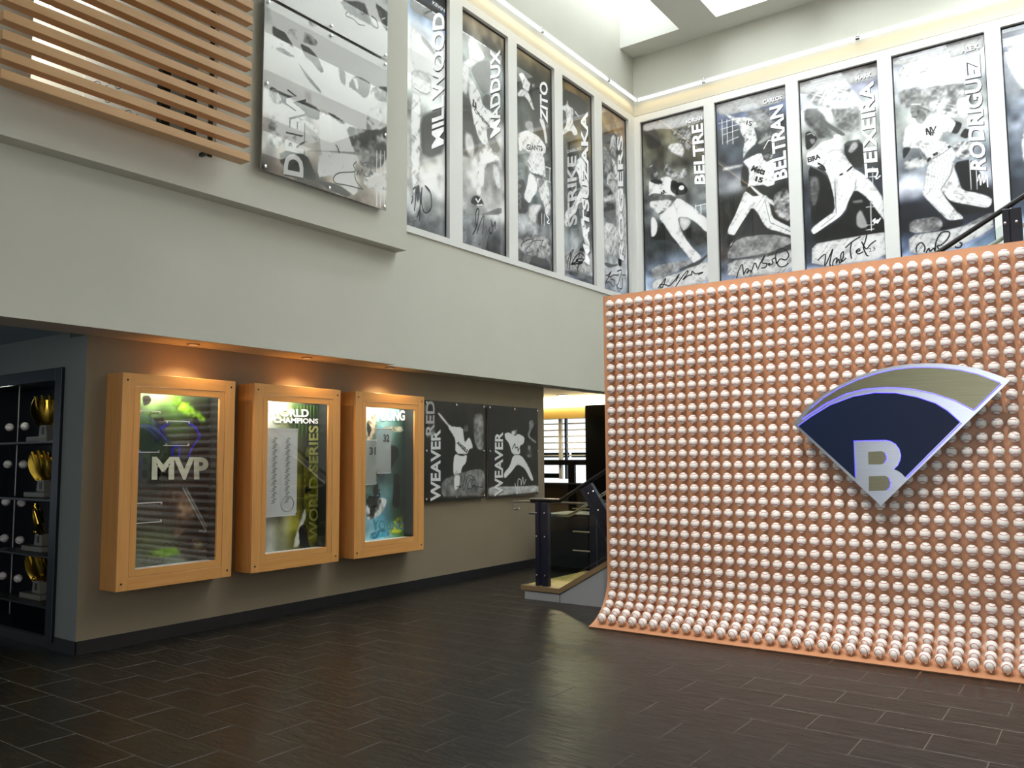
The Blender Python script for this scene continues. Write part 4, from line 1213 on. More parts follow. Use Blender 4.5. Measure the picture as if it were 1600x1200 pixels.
   ['s',170,.012,.005,[[.41,.481],[.417,.39]]],
   ['s',170,.012,.005,[[.421,.477],[.43,.402]]],
   ['s',170,.012,.005,[[.432,.472],[.443,.415]]],
   ['s',170,.012,.005,[[.442,.468],[.455,.427]]],
   ['s',60,.01,.003,[[.413,.458],[.413,.296]]],
   ['s',120,.012,.004,[[.213,.246],[.401,.292]]],
   ['s',150,.02,.008,[[.66,.403],[.676,.447]]],
   ['s',215,.01,.003,[[.802,.49],[.899,.486]]],
   ['s',215,.01,.003,[[.797,.451],[.895,.447]]],
   ['s',215,.01,.003,[[.782,.306],[.879,.303]]],
   ['s',215,.01,.003,[[.772,.219],[.869,.217]]],
   ['s',215,.01,.003,[[.77,.197],[.867,.195]]],
   ['s',215,.01,.003,[[.819,.498],[.816,.418]]],
   ['s',215,.01,.003,[[.878,.493],[.875,.414]]],
   ['s',215,.012,.003,[[.838,.324],[.834,.189]]]],
  txt=[['TEIXEIRA',[[.943,.439],[.936,.912],[.759,.91],[.786,.447]],.03,'w',0],['MARK',[[.723,.934],[.922,.934],[.917,.956],[.717,.957]],.03,'w',0],['EIRA',[[.082,.579],[.248,.588],[.233,.612],[.073,.605]],.05,'k',0],['3',[[.208,.537],[.321,.514],[.29,.549],[.2,.574]],.08,'k',0],['23',[[.79,.087],[.872,.095],[.863,.113],[.783,.105]],0,'k',0]],
  ink=[[[[.156,.082],[.257,.108],[.245,.05],[.338,.117],[.35,.125],[.31,.065],[.319,.046]],.02,'k'],
   [[[.342,.045],[.356,.071],[.402,.082],[.388,.056],[.424,.076],[.433,.054],[.475,.078],[.484,.109],[.449,.093],[.457,.061],[.514,.076]],.02,'k'],
   [[[.508,.125],[.6,.151],[.701,.169]],.02,'k'],
   [[[.588,.147],[.568,.108],[.58,.068]],.02,'k'],
   [[[.633,.1],[.683,.102],[.673,.111],[.639,.1],[.67,.087],[.726,.095]],.02,'k'],
   [[[.778,.175],[.753,.142],[.728,.117],[.757,.08],[.783,.07]],.02,'k'],
   [[[.709,.144],[.76,.106],[.816,.125],[.882,.14]],.02,'k'],
   [[[.849,.232],[.883,.243],[.87,.222],[.915,.236],[.902,.22],[.947,.243]],.02,'w'],
   [[[.895,.443],[.928,.45],[.941,.47],[.915,.433],[.97,.446]],.018,'w']]),
 'al': dict(bg=[[150,146,150],[200,204,216],[196,200,204],[150,154,152],[168,170,168],[150,154,156],[120,124,130],[175,178,186],[52,54,62],[48,52,60],[110,118,136],[190,204,230]],
  ops=[['p',178,.01,[[-.01,.99],[.61,.988],[.99,.995],[.981,.926],[.762,.927],[.418,.933],[.015,.958]],0],
   ['p',215,.04,[[.054,.944],[.218,.935],[.383,.917],[.468,.889],[.618,.877],[.763,.851],[.759,.819],[.547,.823],[.394,.824],[.127,.828]],.1],
   ['p',150,.04,[[.059,.835],[.394,.824],[.778,.798],[.77,.733],[.538,.747],[.396,.742],[.139,.739],[.062,.756]],.4],
   ['p',195,.04,[[.397,.752],[.676,.743],[.696,.646],[.61,.64],[.528,.672],[.402,.703]],.2],
   ['p',235,.03,[[.675,.733],[.79,.731],[.812,.654],[.736,.633],[.677,.667]],0],
   ['p',165,.008,[[.152,.752],[.199,.772],[.289,.775],[.365,.762],[.389,.733],[.385,.7],[.357,.693],[.284,.734],[.174,.745]],.2],
   ['p',235,.004,[[.186,.758],[.297,.748],[.302,.742],[.191,.751]],0],
   ['p',128,.01,[[.173,.74],[.262,.736],[.347,.699],[.343,.666],[.296,.649],[.242,.661],[.234,.681],[.19,.695]],.25],
   ['p',232,.008,[[.118,.653],[.233,.679],[.253,.655],[.307,.648],[.379,.691],[.465,.688],[.571,.668],[.631,.638],[.672,.62],[.603,.58],[.562,.593],[.518,.587],[.424,.525],[.073,.555],[.093,.626]],.06],
   ['p',45,.006,[[.603,.58],[.661,.621],[.631,.638],[.719,.616],[.711,.598],[.665,.569]],0],
   ['p',40,.006,[[.685,.558],[.742,.59],[.802,.575],[.766,.537]],0],
   ['p',180,.01,[[.665,.567],[.716,.597],[.747,.59],[.69,.558]],0],
   ['p',225,.008,[[.077,.59],[.172,.582],[.163,.554],[.073,.557]],.05],
   ['p',60,.012,[[.073,.557],[.169,.553],[.126,.523],[.072,.499]],0],
   ['p',190,.04,[[.078,.498],[.334,.496],[.339,.448],[.083,.445]],.2],
   ['p',200,.03,[[.598,.535],[.786,.527],[.821,.478],[.755,.442],[.641,.456]],.2],
   ['p',30,.02,[[.607,.44],[.796,.443],[.852,.392],[.988,.263],[.838,.283],[.696,.307],[.66,.352]],.2],
   ['p',232,.008,[[.211,.579],[.556,.548],[.595,.516],[.644,.479],[.607,.435],[.64,.363],[.686,.308],[.839,.287],[.977,.254],[.978,.227],[.931,.21],[.791,.231],[.627,.255],[.545,.272],[.466,.329],[.523,.274],[.623,.22],[.691,.179],[.618,.179],[.523,.181],[.412,.239],[.31,.294],[.259,.326],[.287,.381],[.339,.448],[.353,.475],[.272,.53]],.1],
   ['p',36,.02,[[.465,.325],[.544,.267],[.79,.229],[.93,.203],[.786,.195],[.641,.2],[.544,.267]],.2],
   ['p',30,.003,[[.394,.5],[.449,.507],[.455,.493],[.404,.488]],0],
   ['p',30,.003,[[.323,.475],[.366,.491],[.381,.478],[.341,.464]],0],
   ['p',30,.003,[[.553,.522],[.586,.526],[.595,.514],[.563,.512]],0],
   ['p',40,.012,[[.422,.143],[.512,.181],[.67,.175],[.677,.152],[.55,.142]],0],
   ['p',140,.012,[[.101,.209],[.43,.21],[.468,.166],[.422,.141],[.105,.147]],.3],
   ['p',196,.01,[[.094,.142],[.464,.138],[.677,.147],[.977,.173],[.978,.11],[.496,.043],[.094,.048]],.08],
   ['p',140,.02,[[.677,.147],[.979,.195],[.975,.164],[.801,.148]],.2],
   ['s',150,.006,.003,[[.232,.567],[.317,.45],[.282,.334]]],
   ['s',150,.006,.003,[[.276,.563],[.352,.447],[.312,.331]]],
   ['s',150,.006,.003,[[.319,.559],[.387,.444],[.343,.329]]],
   ['s',150,.006,.003,[[.363,.555],[.421,.441],[.373,.327]]],
   ['s',150,.006,.003,[[.406,.552],[.455,.438],[.403,.325]]],
   ['s',150,.006,.003,[[.449,.548],[.489,.436],[.433,.322]]],
   ['s',150,.006,.003,[[.492,.544],[.523,.433],[.463,.32]]],
   ['s',150,.006,.003,[[.534,.54],[.557,.43],[.492,.318]]],
   ['s',150,.006,.003,[[.577,.536],[.591,.427],[.522,.316]]],
   ['s',150,.006,.003,[[.31,.294],[.393,.26],[.514,.195]]],
   ['s',150,.006,.003,[[.348,.291],[.436,.257],[.551,.193]]],
   ['s',150,.006,.003,[[.386,.288],[.478,.254],[.587,.19]]],
   ['s',150,.006,.003,[[.423,.286],[.521,.251],[.624,.188]]],
   ['s',150,.006,.003,[[.46,.283],[.563,.248],[.66,.185]]],
   ['s',150,.006,.003,[[.491,.356],[.58,.302],[.735,.286],[.936,.253]]],
   ['s',150,.006,.003,[[.512,.354],[.601,.305],[.734,.275],[.935,.242]]],
   ['s',150,.006,.003,[[.533,.352],[.623,.308],[.732,.263],[.933,.23]]],
   ['s',150,.006,.003,[[.554,.351],[.644,.311],[.731,.252],[.932,.219]]],
   ['s',170,.006,.003,[[.143,.673],[.119,.561]]],
   ['s',170,.006,.003,[[.193,.672],[.166,.557]]],
   ['s',170,.006,.003,[[.244,.671],[.212,.553]]],
   ['s',170,.006,.003,[[.294,.671],[.258,.549]]],
   ['s',170,.006,.003,[[.342,.662],[.304,.545]]],
   ['s',170,.006,.003,[[.391,.654],[.35,.541]]],
   ['s',170,.006,.003,[[.439,.645],[.395,.537]]],
   ['s',170,.006,.003,[[.487,.637],[.441,.533]]],
   ['s',170,.006,.003,[[.534,.629],[.486,.529]]],
   ['p',70,.004,[[.182,.72],[.207,.719],[.206,.714],[.184,.714]],0],
   ['p',60,.004,[[.25,.723],[.282,.717],[.269,.697],[.253,.703]],0],
   ['s',60,.012,.003,[[.19,.695],[.234,.688]]],
   ['s',90,.02,.006,[[.262,.736],[.359,.712],[.385,.7]]],
   ['s',120,.012,.004,[[.364,.474],[.507,.495],[.595,.516]]],
   ['s',140,.02,.008,[[.466,.329],[.581,.395],[.606,.431]]],
   ['s',215,.01,.003,[[.78,.44],[.774,.306]]],
   ['s',215,.01,.003,[[.842,.434],[.835,.301]]]],
  txt=[['RODRIGUEZ',[[.942,.379],[.939,.919],[.761,.918],[.78,.396]],.03,'w',0],['ALEX',[[.751,.936],[.936,.938],[.929,.962],[.745,.962]],.03,'w',0]],
  ink=[[[[.345,.594],[.344,.627],[.388,.587],[.382,.629]],.018,'k'],
   [[[.393,.628],[.415,.606],[.447,.627]],.016,'k'],
   [[[.415,.606],[.404,.586]],.018,'k'],
   [[[.331,.614],[.433,.595]],.012,'k'],
   [[[.167,.058],[.176,.085],[.227,.099],[.263,.076],[.249,.053]],.02,'k'],
   [[[.271,.049],[.305,.068],[.315,.054],[.359,.065],[.368,.051],[.384,.092],[.442,.13],[.527,.129],[.513,.102],[.435,.075],[.392,.073],[.422,.052]],.02,'k'],
   [[[.582,.061],[.592,.054],[.634,.054],[.651,.069],[.626,.075]],.02,'k'],
   [[[.845,.337],[.869,.368],[.873,.317],[.901,.379],[.905,.324],[.94,.362],[.943,.303]],.015,'w']]),
 'nx': dict(bg=[[120,120,126],[170,175,190],[150,155,165],[110,112,118],[120,126,136],[150,155,165],[110,116,124],[90,96,104],[70,74,82],[80,88,100],[150,165,190],[190,204,230]],
  ops=[['p',215,.05,[[.062,.933],[.224,.933],[.546,.914],[.513,.679],[.213,.673],[.048,.821]],.2],
   ['p',225,.02,[[.203,.599],[.406,.617],[.548,.512],[.513,.263],[.221,.286],[.12,.44]],.1]],
  txt=[],
  ink=[]),
 'dr': dict(bg=[[200,204,206],[196,198,198],[190,190,192],[180,178,178],[188,186,186],[150,146,144],[150,146,142],[120,114,110]],
  ops=[['p',240,.02,[[.056,.963],[.214,1.009],[.475,1.026],[.851,1.021],[1.056,.961],[1.057,.837],[.829,.841],[.627,.849],[.478,.808],[.218,.823],[.059,.85]],.08],
   ['p',120,.02,[[.312,1.005],[.381,1.067],[.474,1.066],[.506,1.031],[.413,1],[.333,.966]],.4],
   ['p',150,.02,[[.169,.893],[.333,.93],[.405,.899],[.385,.859],[.247,.843],[.161,.85]],.4],
   ['p',48,.008,[[.257,.835],[.325,.839],[.396,.808],[.454,.733],[.423,.714],[.347,.757],[.297,.769]],.2],
   ['p',60,.01,[[.057,.856],[.105,.854],[.147,.856],[.195,.814],[.219,.785],[.162,.797],[.078,.797],[.058,.804]],.8],
   ['p',235,.006,[[.057,.754],[.134,.785],[.239,.746],[.254,.724],[.211,.712],[.127,.702],[.063,.684]],.08],
   ['p',70,.006,[[.08,.733],[.125,.755],[.191,.743],[.23,.735],[.182,.724],[.108,.725]],.6],
   ['p',242,.008,[[.221,.715],[.419,.688],[.451,.604],[.391,.551],[.223,.585],[.065,.587],[.054,.673]],.06],
   ['p',96,.006,[[.25,.711],[.319,.667],[.441,.6],[.421,.585],[.319,.636],[.264,.693]],0],
   ['p',246,.008,[[.468,.787],[.562,.828],[.65,.782],[.695,.707],[.808,.68],[.822,.499],[.813,.475],[.633,.463],[.547,.484],[.422,.498],[.43,.612],[.449,.716]],.04],
   ['p',78,.008,[[.563,.807],[.628,.799],[.629,.7],[.586,.717]],.8],
   ['p',54,.008,[[.645,.714],[.705,.807],[.772,.811],[.853,.807],[.831,.714],[.791,.683],[.729,.703]],.6],
   ['p',230,.004,[[.677,.784],[.727,.786],[.745,.725],[.717,.724],[.705,.761]],0],
   ['p',110,.01,[[.842,.769],[.924,.815],[1.057,.846],[1.058,.75],[.925,.712],[.854,.722]],.9],
   ['p',42,.005,[[.047,.499],[.113,.491],[.244,.495],[.422,.49],[.419,.413],[.314,.41],[.208,.425],[.133,.43],[.049,.423]],.25],
   ['p',120,.01,[[.048,.475],[.094,.5],[.137,.446],[.124,.412],[.06,.405]],.8],
   ['p',222,.01,[[.047,.378],[.152,.398],[.414,.368],[.416,.266],[.184,.234],[.049,.296]],.15],
   ['p',140,.006,[[.257,.372],[.415,.329],[.406,.271],[.306,.334]],0],
   ['p',120,.012,[[.045,.295],[.136,.295],[.166,.206],[.12,.169],[.048,.177]],.8],
   ['p',236,.012,[[.422,.482],[.568,.458],[.633,.438],[.657,.282],[.488,.232],[.426,.293]],.06],
   ['p',40,.006,[[.479,.489],[.536,.492],[.633,.471],[.611,.452],[.547,.467]],0],
   ['p',236,.012,[[.423,.474],[.568,.458],[.633,.455],[.7,.352],[.713,.241],[.749,.069],[.705,.025],[.575,.081],[.49,.114],[.427,.254]],.06],
   ['p',88,.02,[[.633,.455],[.811,.47],[.857,.459],[.974,.547],[1.059,.618],[1.061,.401],[.701,.311]],.7],
   ['p',215,.012,[[.821,.6],[.949,.686],[.975,.461],[.857,.459],[.811,.478]],.15],
   ['p',92,.03,[[.633,.455],[.811,.478],[1.047,.571],[1.049,.423],[.93,.251],[.769,.232],[.712,.323]],.8],
   ['p',196,.02,[[.814,.228],[1.05,.25],[1.051,.147],[.782,.102]],.2],
   ['p',120,.01,[[.318,.198],[.407,.224],[.977,.35],[.976,.376],[.488,.252]],0],
   ['p',58,.01,[[.126,.141],[.318,.19],[.41,.045],[.322,.033],[.132,.06]],.5],
   ['p',40,.01,[[.41,.045],[.575,.065],[.694,.031],[.64,.001],[.431,.027]],0],
   ['p',225,.008,[[.417,.219],[.614,.269],[.627,.167],[.491,.098],[.41,.06]],.1],
   ['p',120,.01,[[.033,.217],[.119,.214],[.125,.156],[.057,.15]],.9],
   ['s',240,.008,.003,[[.911,.373],[.913,.01]]],
   ['s',240,.008,.003,[[.946,.384],[.948,.018]]],
   ['s',240,.008,.003,[[.982,.395],[.983,.027]]],
   ['s',240,.008,.003,[[1.036,.411],[1.038,.04]]]],
  txt=[['DREW',[[.302,.031],[.306,.576],[.167,.556],[.156,.015]],.03,'w',0]],
  ink=[[[[.788,.087],[.66,.079],[.554,.067],[.537,.095],[.584,.139],[.714,.183],[.702,.221],[.729,.249]],.012,'k'],
   [[[.714,.183],[.725,.129],[.788,.087]],.012,'k'],
   [[[.731,.163],[.747,.201],[.758,.171],[.78,.218],[.786,.187],[.826,.181],[.854,.214],[.848,.271],[.802,.266],[.769,.24]],.012,'k'],
   [[[.55,.307],[.571,.289],[.582,.26]],.012,'k'],
   [[[.325,.107],[.341,.057]],.012,'k'],
   [[[.349,.122],[.36,.078],[.4,.081]],.012,'k']]),
 'up': dict(bg=[[150,150,150],[185,185,186],[120,118,120],[215,216,218],[170,170,172],[222,223,226],[190,190,194],[224,225,228]],
  ops=[['p',228,.03,[[.156,.033],[.41,.138],[.733,.181],[.908,.169],[1.054,.142],[1.055,.045],[.735,.038],[.311,.015],[.166,.006]],.06],
   ['p',90,.03,[[.566,.216],[.777,.302],[.824,.237],[.848,.17],[.733,.164],[.622,.174]],.3],
   ['p',235,.006,[[.783,.313],[.87,.352],[.98,.191],[.968,.168],[.848,.205]],.08],
   ['p',80,.015,[[.87,.344],[.978,.33],[1.059,.321],[1.054,.195],[.968,.194]],.5]],
  txt=[],
  ink=[[[[.638,.173],[.622,.141],[.688,.145],[.734,.131],[.791,.146]],.012,'k'],
   [[[.836,.217],[.848,.179],[.908,.178],[.895,.225],[.848,.235]],.014,'k'],
   [[[.943,.254],[.979,.278]],.014,'w']]),
 'w1': dict(bg=[[70,66,60],[66,62,56],[52,50,46],[38,36,34],[32,30,28],[36,34,32],[70,66,60],[92,86,78]],
  ops=[['p',88,.02,[[.011,.999],[.183,.997],[.175,.635],[.013,.633]],.5],
   ['p',120,.03,[[.806,.881],[.919,.908],[.976,.887],[.993,.51],[.879,.51],[.805,.622]],.2],
   ['p',60,.02,[[.191,.901],[.224,.903],[.241,.85],[.208,.827]],0],
   ['p',198,.006,[[.208,.875],[.233,.887],[.394,.768],[.446,.748],[.429,.704],[.394,.736]],.1],
   ['p',120,.008,[[.65,.764],[.704,.777],[.713,.71],[.659,.664],[.632,.708]],.3],
   ['p',226,.006,[[.377,.735],[.446,.753],[.623,.741],[.632,.664],[.659,.587],[.731,.654],[.805,.532],[.731,.521],[.695,.465],[.498,.476],[.499,.618],[.429,.693]],.08],
   ['p',46,.008,[[.641,.697],[.695,.71],[.731,.666],[.65,.592]],0],
   ['p',222,.006,[[.481,.476],[.604,.443],[.695,.465],[.676,.377],[.604,.333],[.586,.235],[.569,.127],[.481,.097],[.481,.238],[.455,.314]],.1],
   ['p',118,.015,[[.276,.21],[.586,.279],[.878,.319],[1.001,.283],[1,.034],[.481,.043],[.276,.041]],.15],
   ['p',222,.006,[[.472,.259],[.578,.257],[.56,.127],[.481,.097]],.1],
   ['p',26,.01,[[.016,.031],[1,.022],[1,-.011],[.481,0],[.016,.002]],.3]],
  txt=[['WEAVER',[[.26,-0],[.258,.716],[.11,.708],[.104,.007]],.03,'w',0],['ANGELS',[[.516,.574],[.685,.476],[.709,.51],[.534,.608]],.05,'k',0],['RED',[[.159,.656],[.166,.996],[.035,.99],[.029,.654]],.02,'g',0]],
  ink=[[[[.516,.139],[.604,.137],[.658,.245],[.622,.158],[.64,.092],[.694,.233],[.767,.242],[.831,.174],[.785,.12],[.694,.112],[.73,.188],[.785,.198],[.767,.143],[.972,.114]],.012,'k']]),
 'w2': dict(bg=[[64,60,50],[48,45,42],[60,55,50],[56,52,48],[44,42,40],[50,48,46],[60,56,54],[120,112,104]],
  ops=[['p',120,.01,[[.814,.845],[.882,.872],[.927,.811],[.858,.735],[.812,.672],[.969,.613],[.946,.588],[.767,.672],[.813,.759]],.2],
   ['p',90,.02,[[.678,.585],[1.014,.538],[1.01,.314],[.898,.414],[.698,.44]],.5],
   ['p',66,.006,[[.445,.75],[.498,.794],[.573,.789],[.604,.742],[.518,.734]],.2],
   ['p',190,.006,[[.444,.726],[.572,.741],[.561,.693],[.507,.668],[.465,.691]],.3],
   ['p',228,.006,[[.319,.7],[.423,.708],[.518,.668],[.593,.699],[.723,.659],[.7,.585],[.613,.56],[.633,.464],[.463,.464],[.411,.583],[.329,.641]],.08],
   ['p',228,.006,[[.484,.458],[.644,.458],[.785,.342],[.905,.168],[.849,.157],[.718,.306],[.567,.356],[.439,.262],[.315,.195],[.295,.253],[.419,.334]],.08],
   ['p',24,.02,[[.46,.25],[.567,.344],[.718,.294],[.782,.147],[.543,.106],[.417,.145]],.3],
   ['p',140,.012,[[.015,.122],[.543,.106],[1.018,.103],[1.028,.028],[.015,.02]],.12],
   ['p',30,.008,[[.015,.014],[1.028,.022],[1.028,.004],[.014,-.003]],0]],
  txt=[['WEAVER',[[.282,.015],[.289,.711],[.137,.714],[.122,.01]],.03,'w',0]],
  ink=[[[[.512,.142],[.543,.07],[.563,.021],[.576,.176],[.63,.175],[.64,.115],[.673,.21],[.694,.125],[.739,.184]],.012,'w'],
   [[[.463,.524],[.517,.584],[.527,.536],[.57,.548],[.58,.5],[.602,.536]],.015,'k']]),
 'c1': dict(bg=[[[176,190,172],[160,186,140],[130,160,104],[90,112,84],[60,72,62]],[[120,134,112],[120,142,100],[110,138,84],[64,84,62],[46,52,48]],[[88,100,80],[84,100,72],[74,94,62],[44,54,46],[36,40,38]],[[74,84,70],[72,84,66],[66,82,62],[44,50,46],[38,40,40]],[[66,70,62],[74,76,68],[78,80,70],[48,50,48],[40,40,40]],[[72,80,62],[84,86,74],[88,90,78],[56,58,56],[46,46,46]],[[98,120,74],[108,122,90],[108,118,94],[72,76,70],[58,58,58]],[[150,166,150],[146,160,146],[132,146,132],[104,110,104],[84,88,84]]],
  ops=[['p',[40,46,46],.01,[[.168,.985],[.236,.994],[.264,.965],[.239,.94],[.186,.927]],.3],
   ['p',[170,210,90],.03,[[.482,.99],[.612,.982],[.84,.876],[.842,.838],[.639,.872],[.496,.929]],.2],
   ['p',[36,34,44],.006,[[.342,.853],[.372,.868],[.404,.854],[.396,.824],[.451,.837],[.465,.829],[.407,.8],[.419,.77],[.462,.753],[.457,.734],[.399,.752],[.329,.709],[.298,.715],[.363,.77],[.334,.811],[.298,.84],[.29,.864]],.1],
   ['p',[60,60,170],.004,[[.365,.812],[.451,.837],[.46,.829],[.387,.794],[.371,.782]],0],
   ['p',[44,44,60],.008,[[.695,.86],[.738,.88],[.774,.849],[.787,.8],[.768,.737],[.714,.699],[.69,.736],[.731,.799]],.2],
   ['s',[70,70,220],.02,.006,[[.629,.847],[.731,.811],[.789,.762],[.693,.675],[.662,.625]]],
   ['s',[70,70,220],.02,.006,[[.5,.626],[.487,.674],[.528,.705],[.572,.686],[.564,.626]]],
   ['p',[150,130,110],.02,[[.344,.436],[.552,.444],[.73,.366],[.757,.255],[.651,.187],[.526,.133],[.561,.275],[.389,.352]],.5],
   ['p',[190,180,150],.02,[[.74,.146],[.876,.102],[.891,.04],[.699,.087]],.3],
   ['p',[150,190,70],.02,[[.241,.09],[.549,.096],[.615,.056],[.53,.043],[.244,.05]],.3],
   ['s',[225,230,225],.012,.003,[[.617,.442],[.885,.17],[.805,.18]]],
   ['s',[225,230,225],.01,.003,[[.649,.442],[.883,.201]]]],
  txt=[['MVP',[[.283,.497],[.893,.49],[.879,.627],[.282,.632]],.04,'m',0]],
  ink=[[[[.265,.697],[.251,.715],[.269,.733],[.252,.75],[.265,.771],[.247,.792],[.263,.81],[.247,.833],[.262,.851],[.247,.875],[.258,.901]],.008,'k'],
   [[[.423,.109],[.453,.123],[.485,.107],[.516,.122],[.559,.104],[.594,.12],[.634,.102],[.676,.117],[.721,.1],[.753,.115],[.787,.1]],.008,'k']]),
 'c2': dict(bg=[[[222,224,219],[214,216,211],[168,176,140],[84,104,70],[30,40,30],[20,26,20]],[[196,198,193],[202,204,199],[170,176,150],[70,88,54],[24,34,26],[16,22,18]],[[176,178,173],[186,188,183],[160,162,140],[96,98,46],[20,28,20],[14,18,14]],[[168,170,165],[182,184,179],[156,158,138],[110,108,46],[16,22,16],[12,16,12]],[[172,174,169],[180,182,177],[158,158,140],[112,108,44],[16,20,16],[12,14,12]],[[166,168,163],[176,178,173],[164,162,142],[118,114,52],[16,20,16],[12,14,12]],[[176,178,173],[190,192,187],[178,178,150],[132,130,66],[16,18,16],[12,14,12]],[[190,192,187],[196,198,193],[188,188,166],[146,144,84],[16,18,16],[12,14,12]]],
  ops=[['p',[150,150,60],.01,[[.689,.693],[.896,.719],[.917,-.006],[.774,.003],[.704,.217]],.3],
   ['p',[40,50,34],.012,[[.704,.63],[.781,.617],[.758,.541],[.693,.567]],.3],
   ['p',[34,40,30],.012,[[.71,.416],[.813,.433],[.814,.402],[.712,.366]],.3],
   ['s',[100,140,60],.01,.003,[[.591,.981],[.547,.767]]],
   ['s',[100,140,60],.01,.003,[[.636,.982],[.603,.768]]],
   ['s',[100,140,60],.01,.003,[[.682,.984],[.658,.768]]],
   ['s',[100,140,60],.01,.003,[[.729,.985],[.715,.769]]],
   ['s',[100,140,60],.01,.003,[[.775,.986],[.772,.769]]],
   ['s',[100,140,60],.01,.003,[[.822,.988],[.829,.77]]],
   ['s',[100,140,60],.01,.003,[[.87,.989],[.887,.77]]],
   ['p',[230,232,220],.006,[[.548,.015],[.714,.285],[.742,.216],[.693,.156],[.647,.01]],.05],
   ['p',[26,28,30],.006,[[.631,.134],[.68,.162],[.731,.154],[.758,.103],[.774,.015],[.66,.009],[.645,.071]],.8]],
  txt=[['WORLD',[[.191,.896],[.747,.905],[.74,.96],[.189,.951]],.03,'w',0],['CHAMPIONS',[[.269,.856],[.884,.86],[.883,.896],[.265,.896]],.03,'w',0],['WORLD SERIES',[[.908,.045],[.885,.848],[.748,.845],[.773,.052]],.02,'y',0]],
  ink=[]),
 'c3': dict(bg=[[[205,215,200],[150,200,200],[60,90,90]],[[180,190,160],[150,180,180],[50,80,70]],[[150,160,120],[130,140,140],[50,80,70]],[[150,165,110],[110,120,120],[40,70,60]],[[110,130,90],[100,120,120],[40,66,60]],[[170,180,170],[110,140,150],[50,90,50]],[[160,170,170],[110,160,180],[90,120,50]],[[150,180,180],[150,190,200],[100,130,60]]],
  ops=[['p',[235,215,190],.01,[[.251,.982],[.398,.949],[.4,.826],[.321,.752],[.243,.74]],.2],
   ['p',[60,56,50],.01,[[.253,.897],[.333,.838],[.282,.764],[.249,.824]],.2],
   ['p',[90,170,185],.02,[[.399,.863],[.563,.841],[.592,.742],[.455,.753]],.2],
   ['p',[225,225,205],.01,[[.481,.852],[.844,.871],[.888,.82],[.591,.817]],.1],
   ['p',[30,30,32],.006,[[.303,.607],[.382,.643],[.417,.619],[.378,.546],[.326,.498],[.314,.45]],.1],
   ['p',[190,180,110],.006,[[.338,.571],[.445,.57],[.481,.509],[.406,.461],[.327,.45],[.352,.522]],.4],
   ['p',[36,34,32],.008,[[.62,.718],[.761,.706],[.804,.643],[.734,.593],[.651,.519],[.627,.643]],1.2],
   ['p',[26,26,28],.01,[[.707,.494],[.806,.492],[.822,.342],[.795,.218],[.683,.247],[.709,.37]],.6],
   ['p',[225,228,225],.008,[[.251,.332],[.462,.32],[.599,.298],[.545,.215],[.412,.159],[.254,.154]],1.4],
   ['p',[20,22,24],.008,[[.354,.39],[.434,.436],[.448,.351],[.382,.317]],.3],
   ['p',[190,200,60],.015,[[.684,.124],[.881,.178],[.897,.04],[.658,.021]],.8],
   ['p',[120,190,215],.015,[[.334,.055],[.602,.078],[.644,.015],[.309,.009]],.3]],
  txt=[['YOUNG',[[.367,.893],[.896,.91],[.895,.993],[.365,.995]],.04,'w',0],['YOUNG',[[.355,.072],[.889,.053],[.888,.109],[.353,.156]],.02,'t',0]],
  ink=[]),
}

# ================================================================ prints
def s2l(c):
    c = np.asarray(c, float) / 255.0
    return np.where(c <= 0.04045, c / 12.92, ((c + 0.055) / 1.055) ** 2.4)
def smooth_noise(h, w, cells, rng):
    g = rng.random((cells[0] + 2, cells[1] + 2))
    y, x = np.linspace(0, cells[0], h), np.linspace(0, cells[1], w)
    yi, xi = np.minimum(y.astype(int), cells[0]), np.minimum(x.astype(int), cells[1])
    fy, fx = y - yi, x - xi
    fy, fx = fy * fy * (3 - 2 * fy), fx * fx * (3 - 2 * fx)
    a = g[yi][:, xi] * (1 - fx) + g[yi][:, xi + 1] * fx
    b = g[yi + 1][:, xi] * (1 - fx) + g[yi + 1][:, xi + 1] * fx
    return a * (1 - fy)[:, None] + b * fy[:, None]
def streaks(X, Y, seed, ang, sx, sy):
    rng = np.random.default_rng(seed)
    g = rng.random((64, 64))
    c, s = math.cos(ang), math.sin(ang)
    a, b = (X * c + Y * s) / sx + 500, (-X * s + Y * c) / sy + 500
    i, j = np.floor(a).astype(int), np.floor(b).astype(int)
    u, v = a - i, b - j
    u, v = u * u * (3 - 2 * u), v * v * (3 - 2 * v)
    q = lambda m, n: g[m % 64, n % 64]
    return (q(i, j) * (1 - u) + q(i + 1, j) * u) * (1 - v) + (q(i, j + 1) * (1 - u) + q(i + 1, j + 1) * u) * v
def seg_dist(X, Y, pts, closed):
    d = np.full(X.shape, 1e9)
    n = len(pts)
    inside = np.zeros(X.shape, bool)
    for i in range(n if closed else n - 1):
        x1, y1 = pts[i]
        x2, y2 = pts[(i + 1) % n]
        dx, dy = x2 - x1, y2 - y1
        t = np.clip(((X - x1) * dx + (Y - y1) * dy) / (dx * dx + dy * dy + 1e-12), 0, 1)
        d = np.minimum(d, np.hypot(X - x1 - t * dx, Y - y1 - t * dy))
        if closed and abs(dy) > 1e-12:
            c = ((y1 > Y) != (y2 > Y)) & (X < dx * (Y - y1) / dy + x1)
            inside ^= c
    return np.where(inside, -d, d) if closed else d
def chaikin(pts, closed=True):
    out = []
    n = len(pts)
    for i in range(n):
        p, q = np.array(pts[i]), np.array(pts[(i + 1) % n])
        out += [0.8 * p + 0.2 * q, 0.2 * p + 0.8 * q]
    return [tuple(p) for p in out]
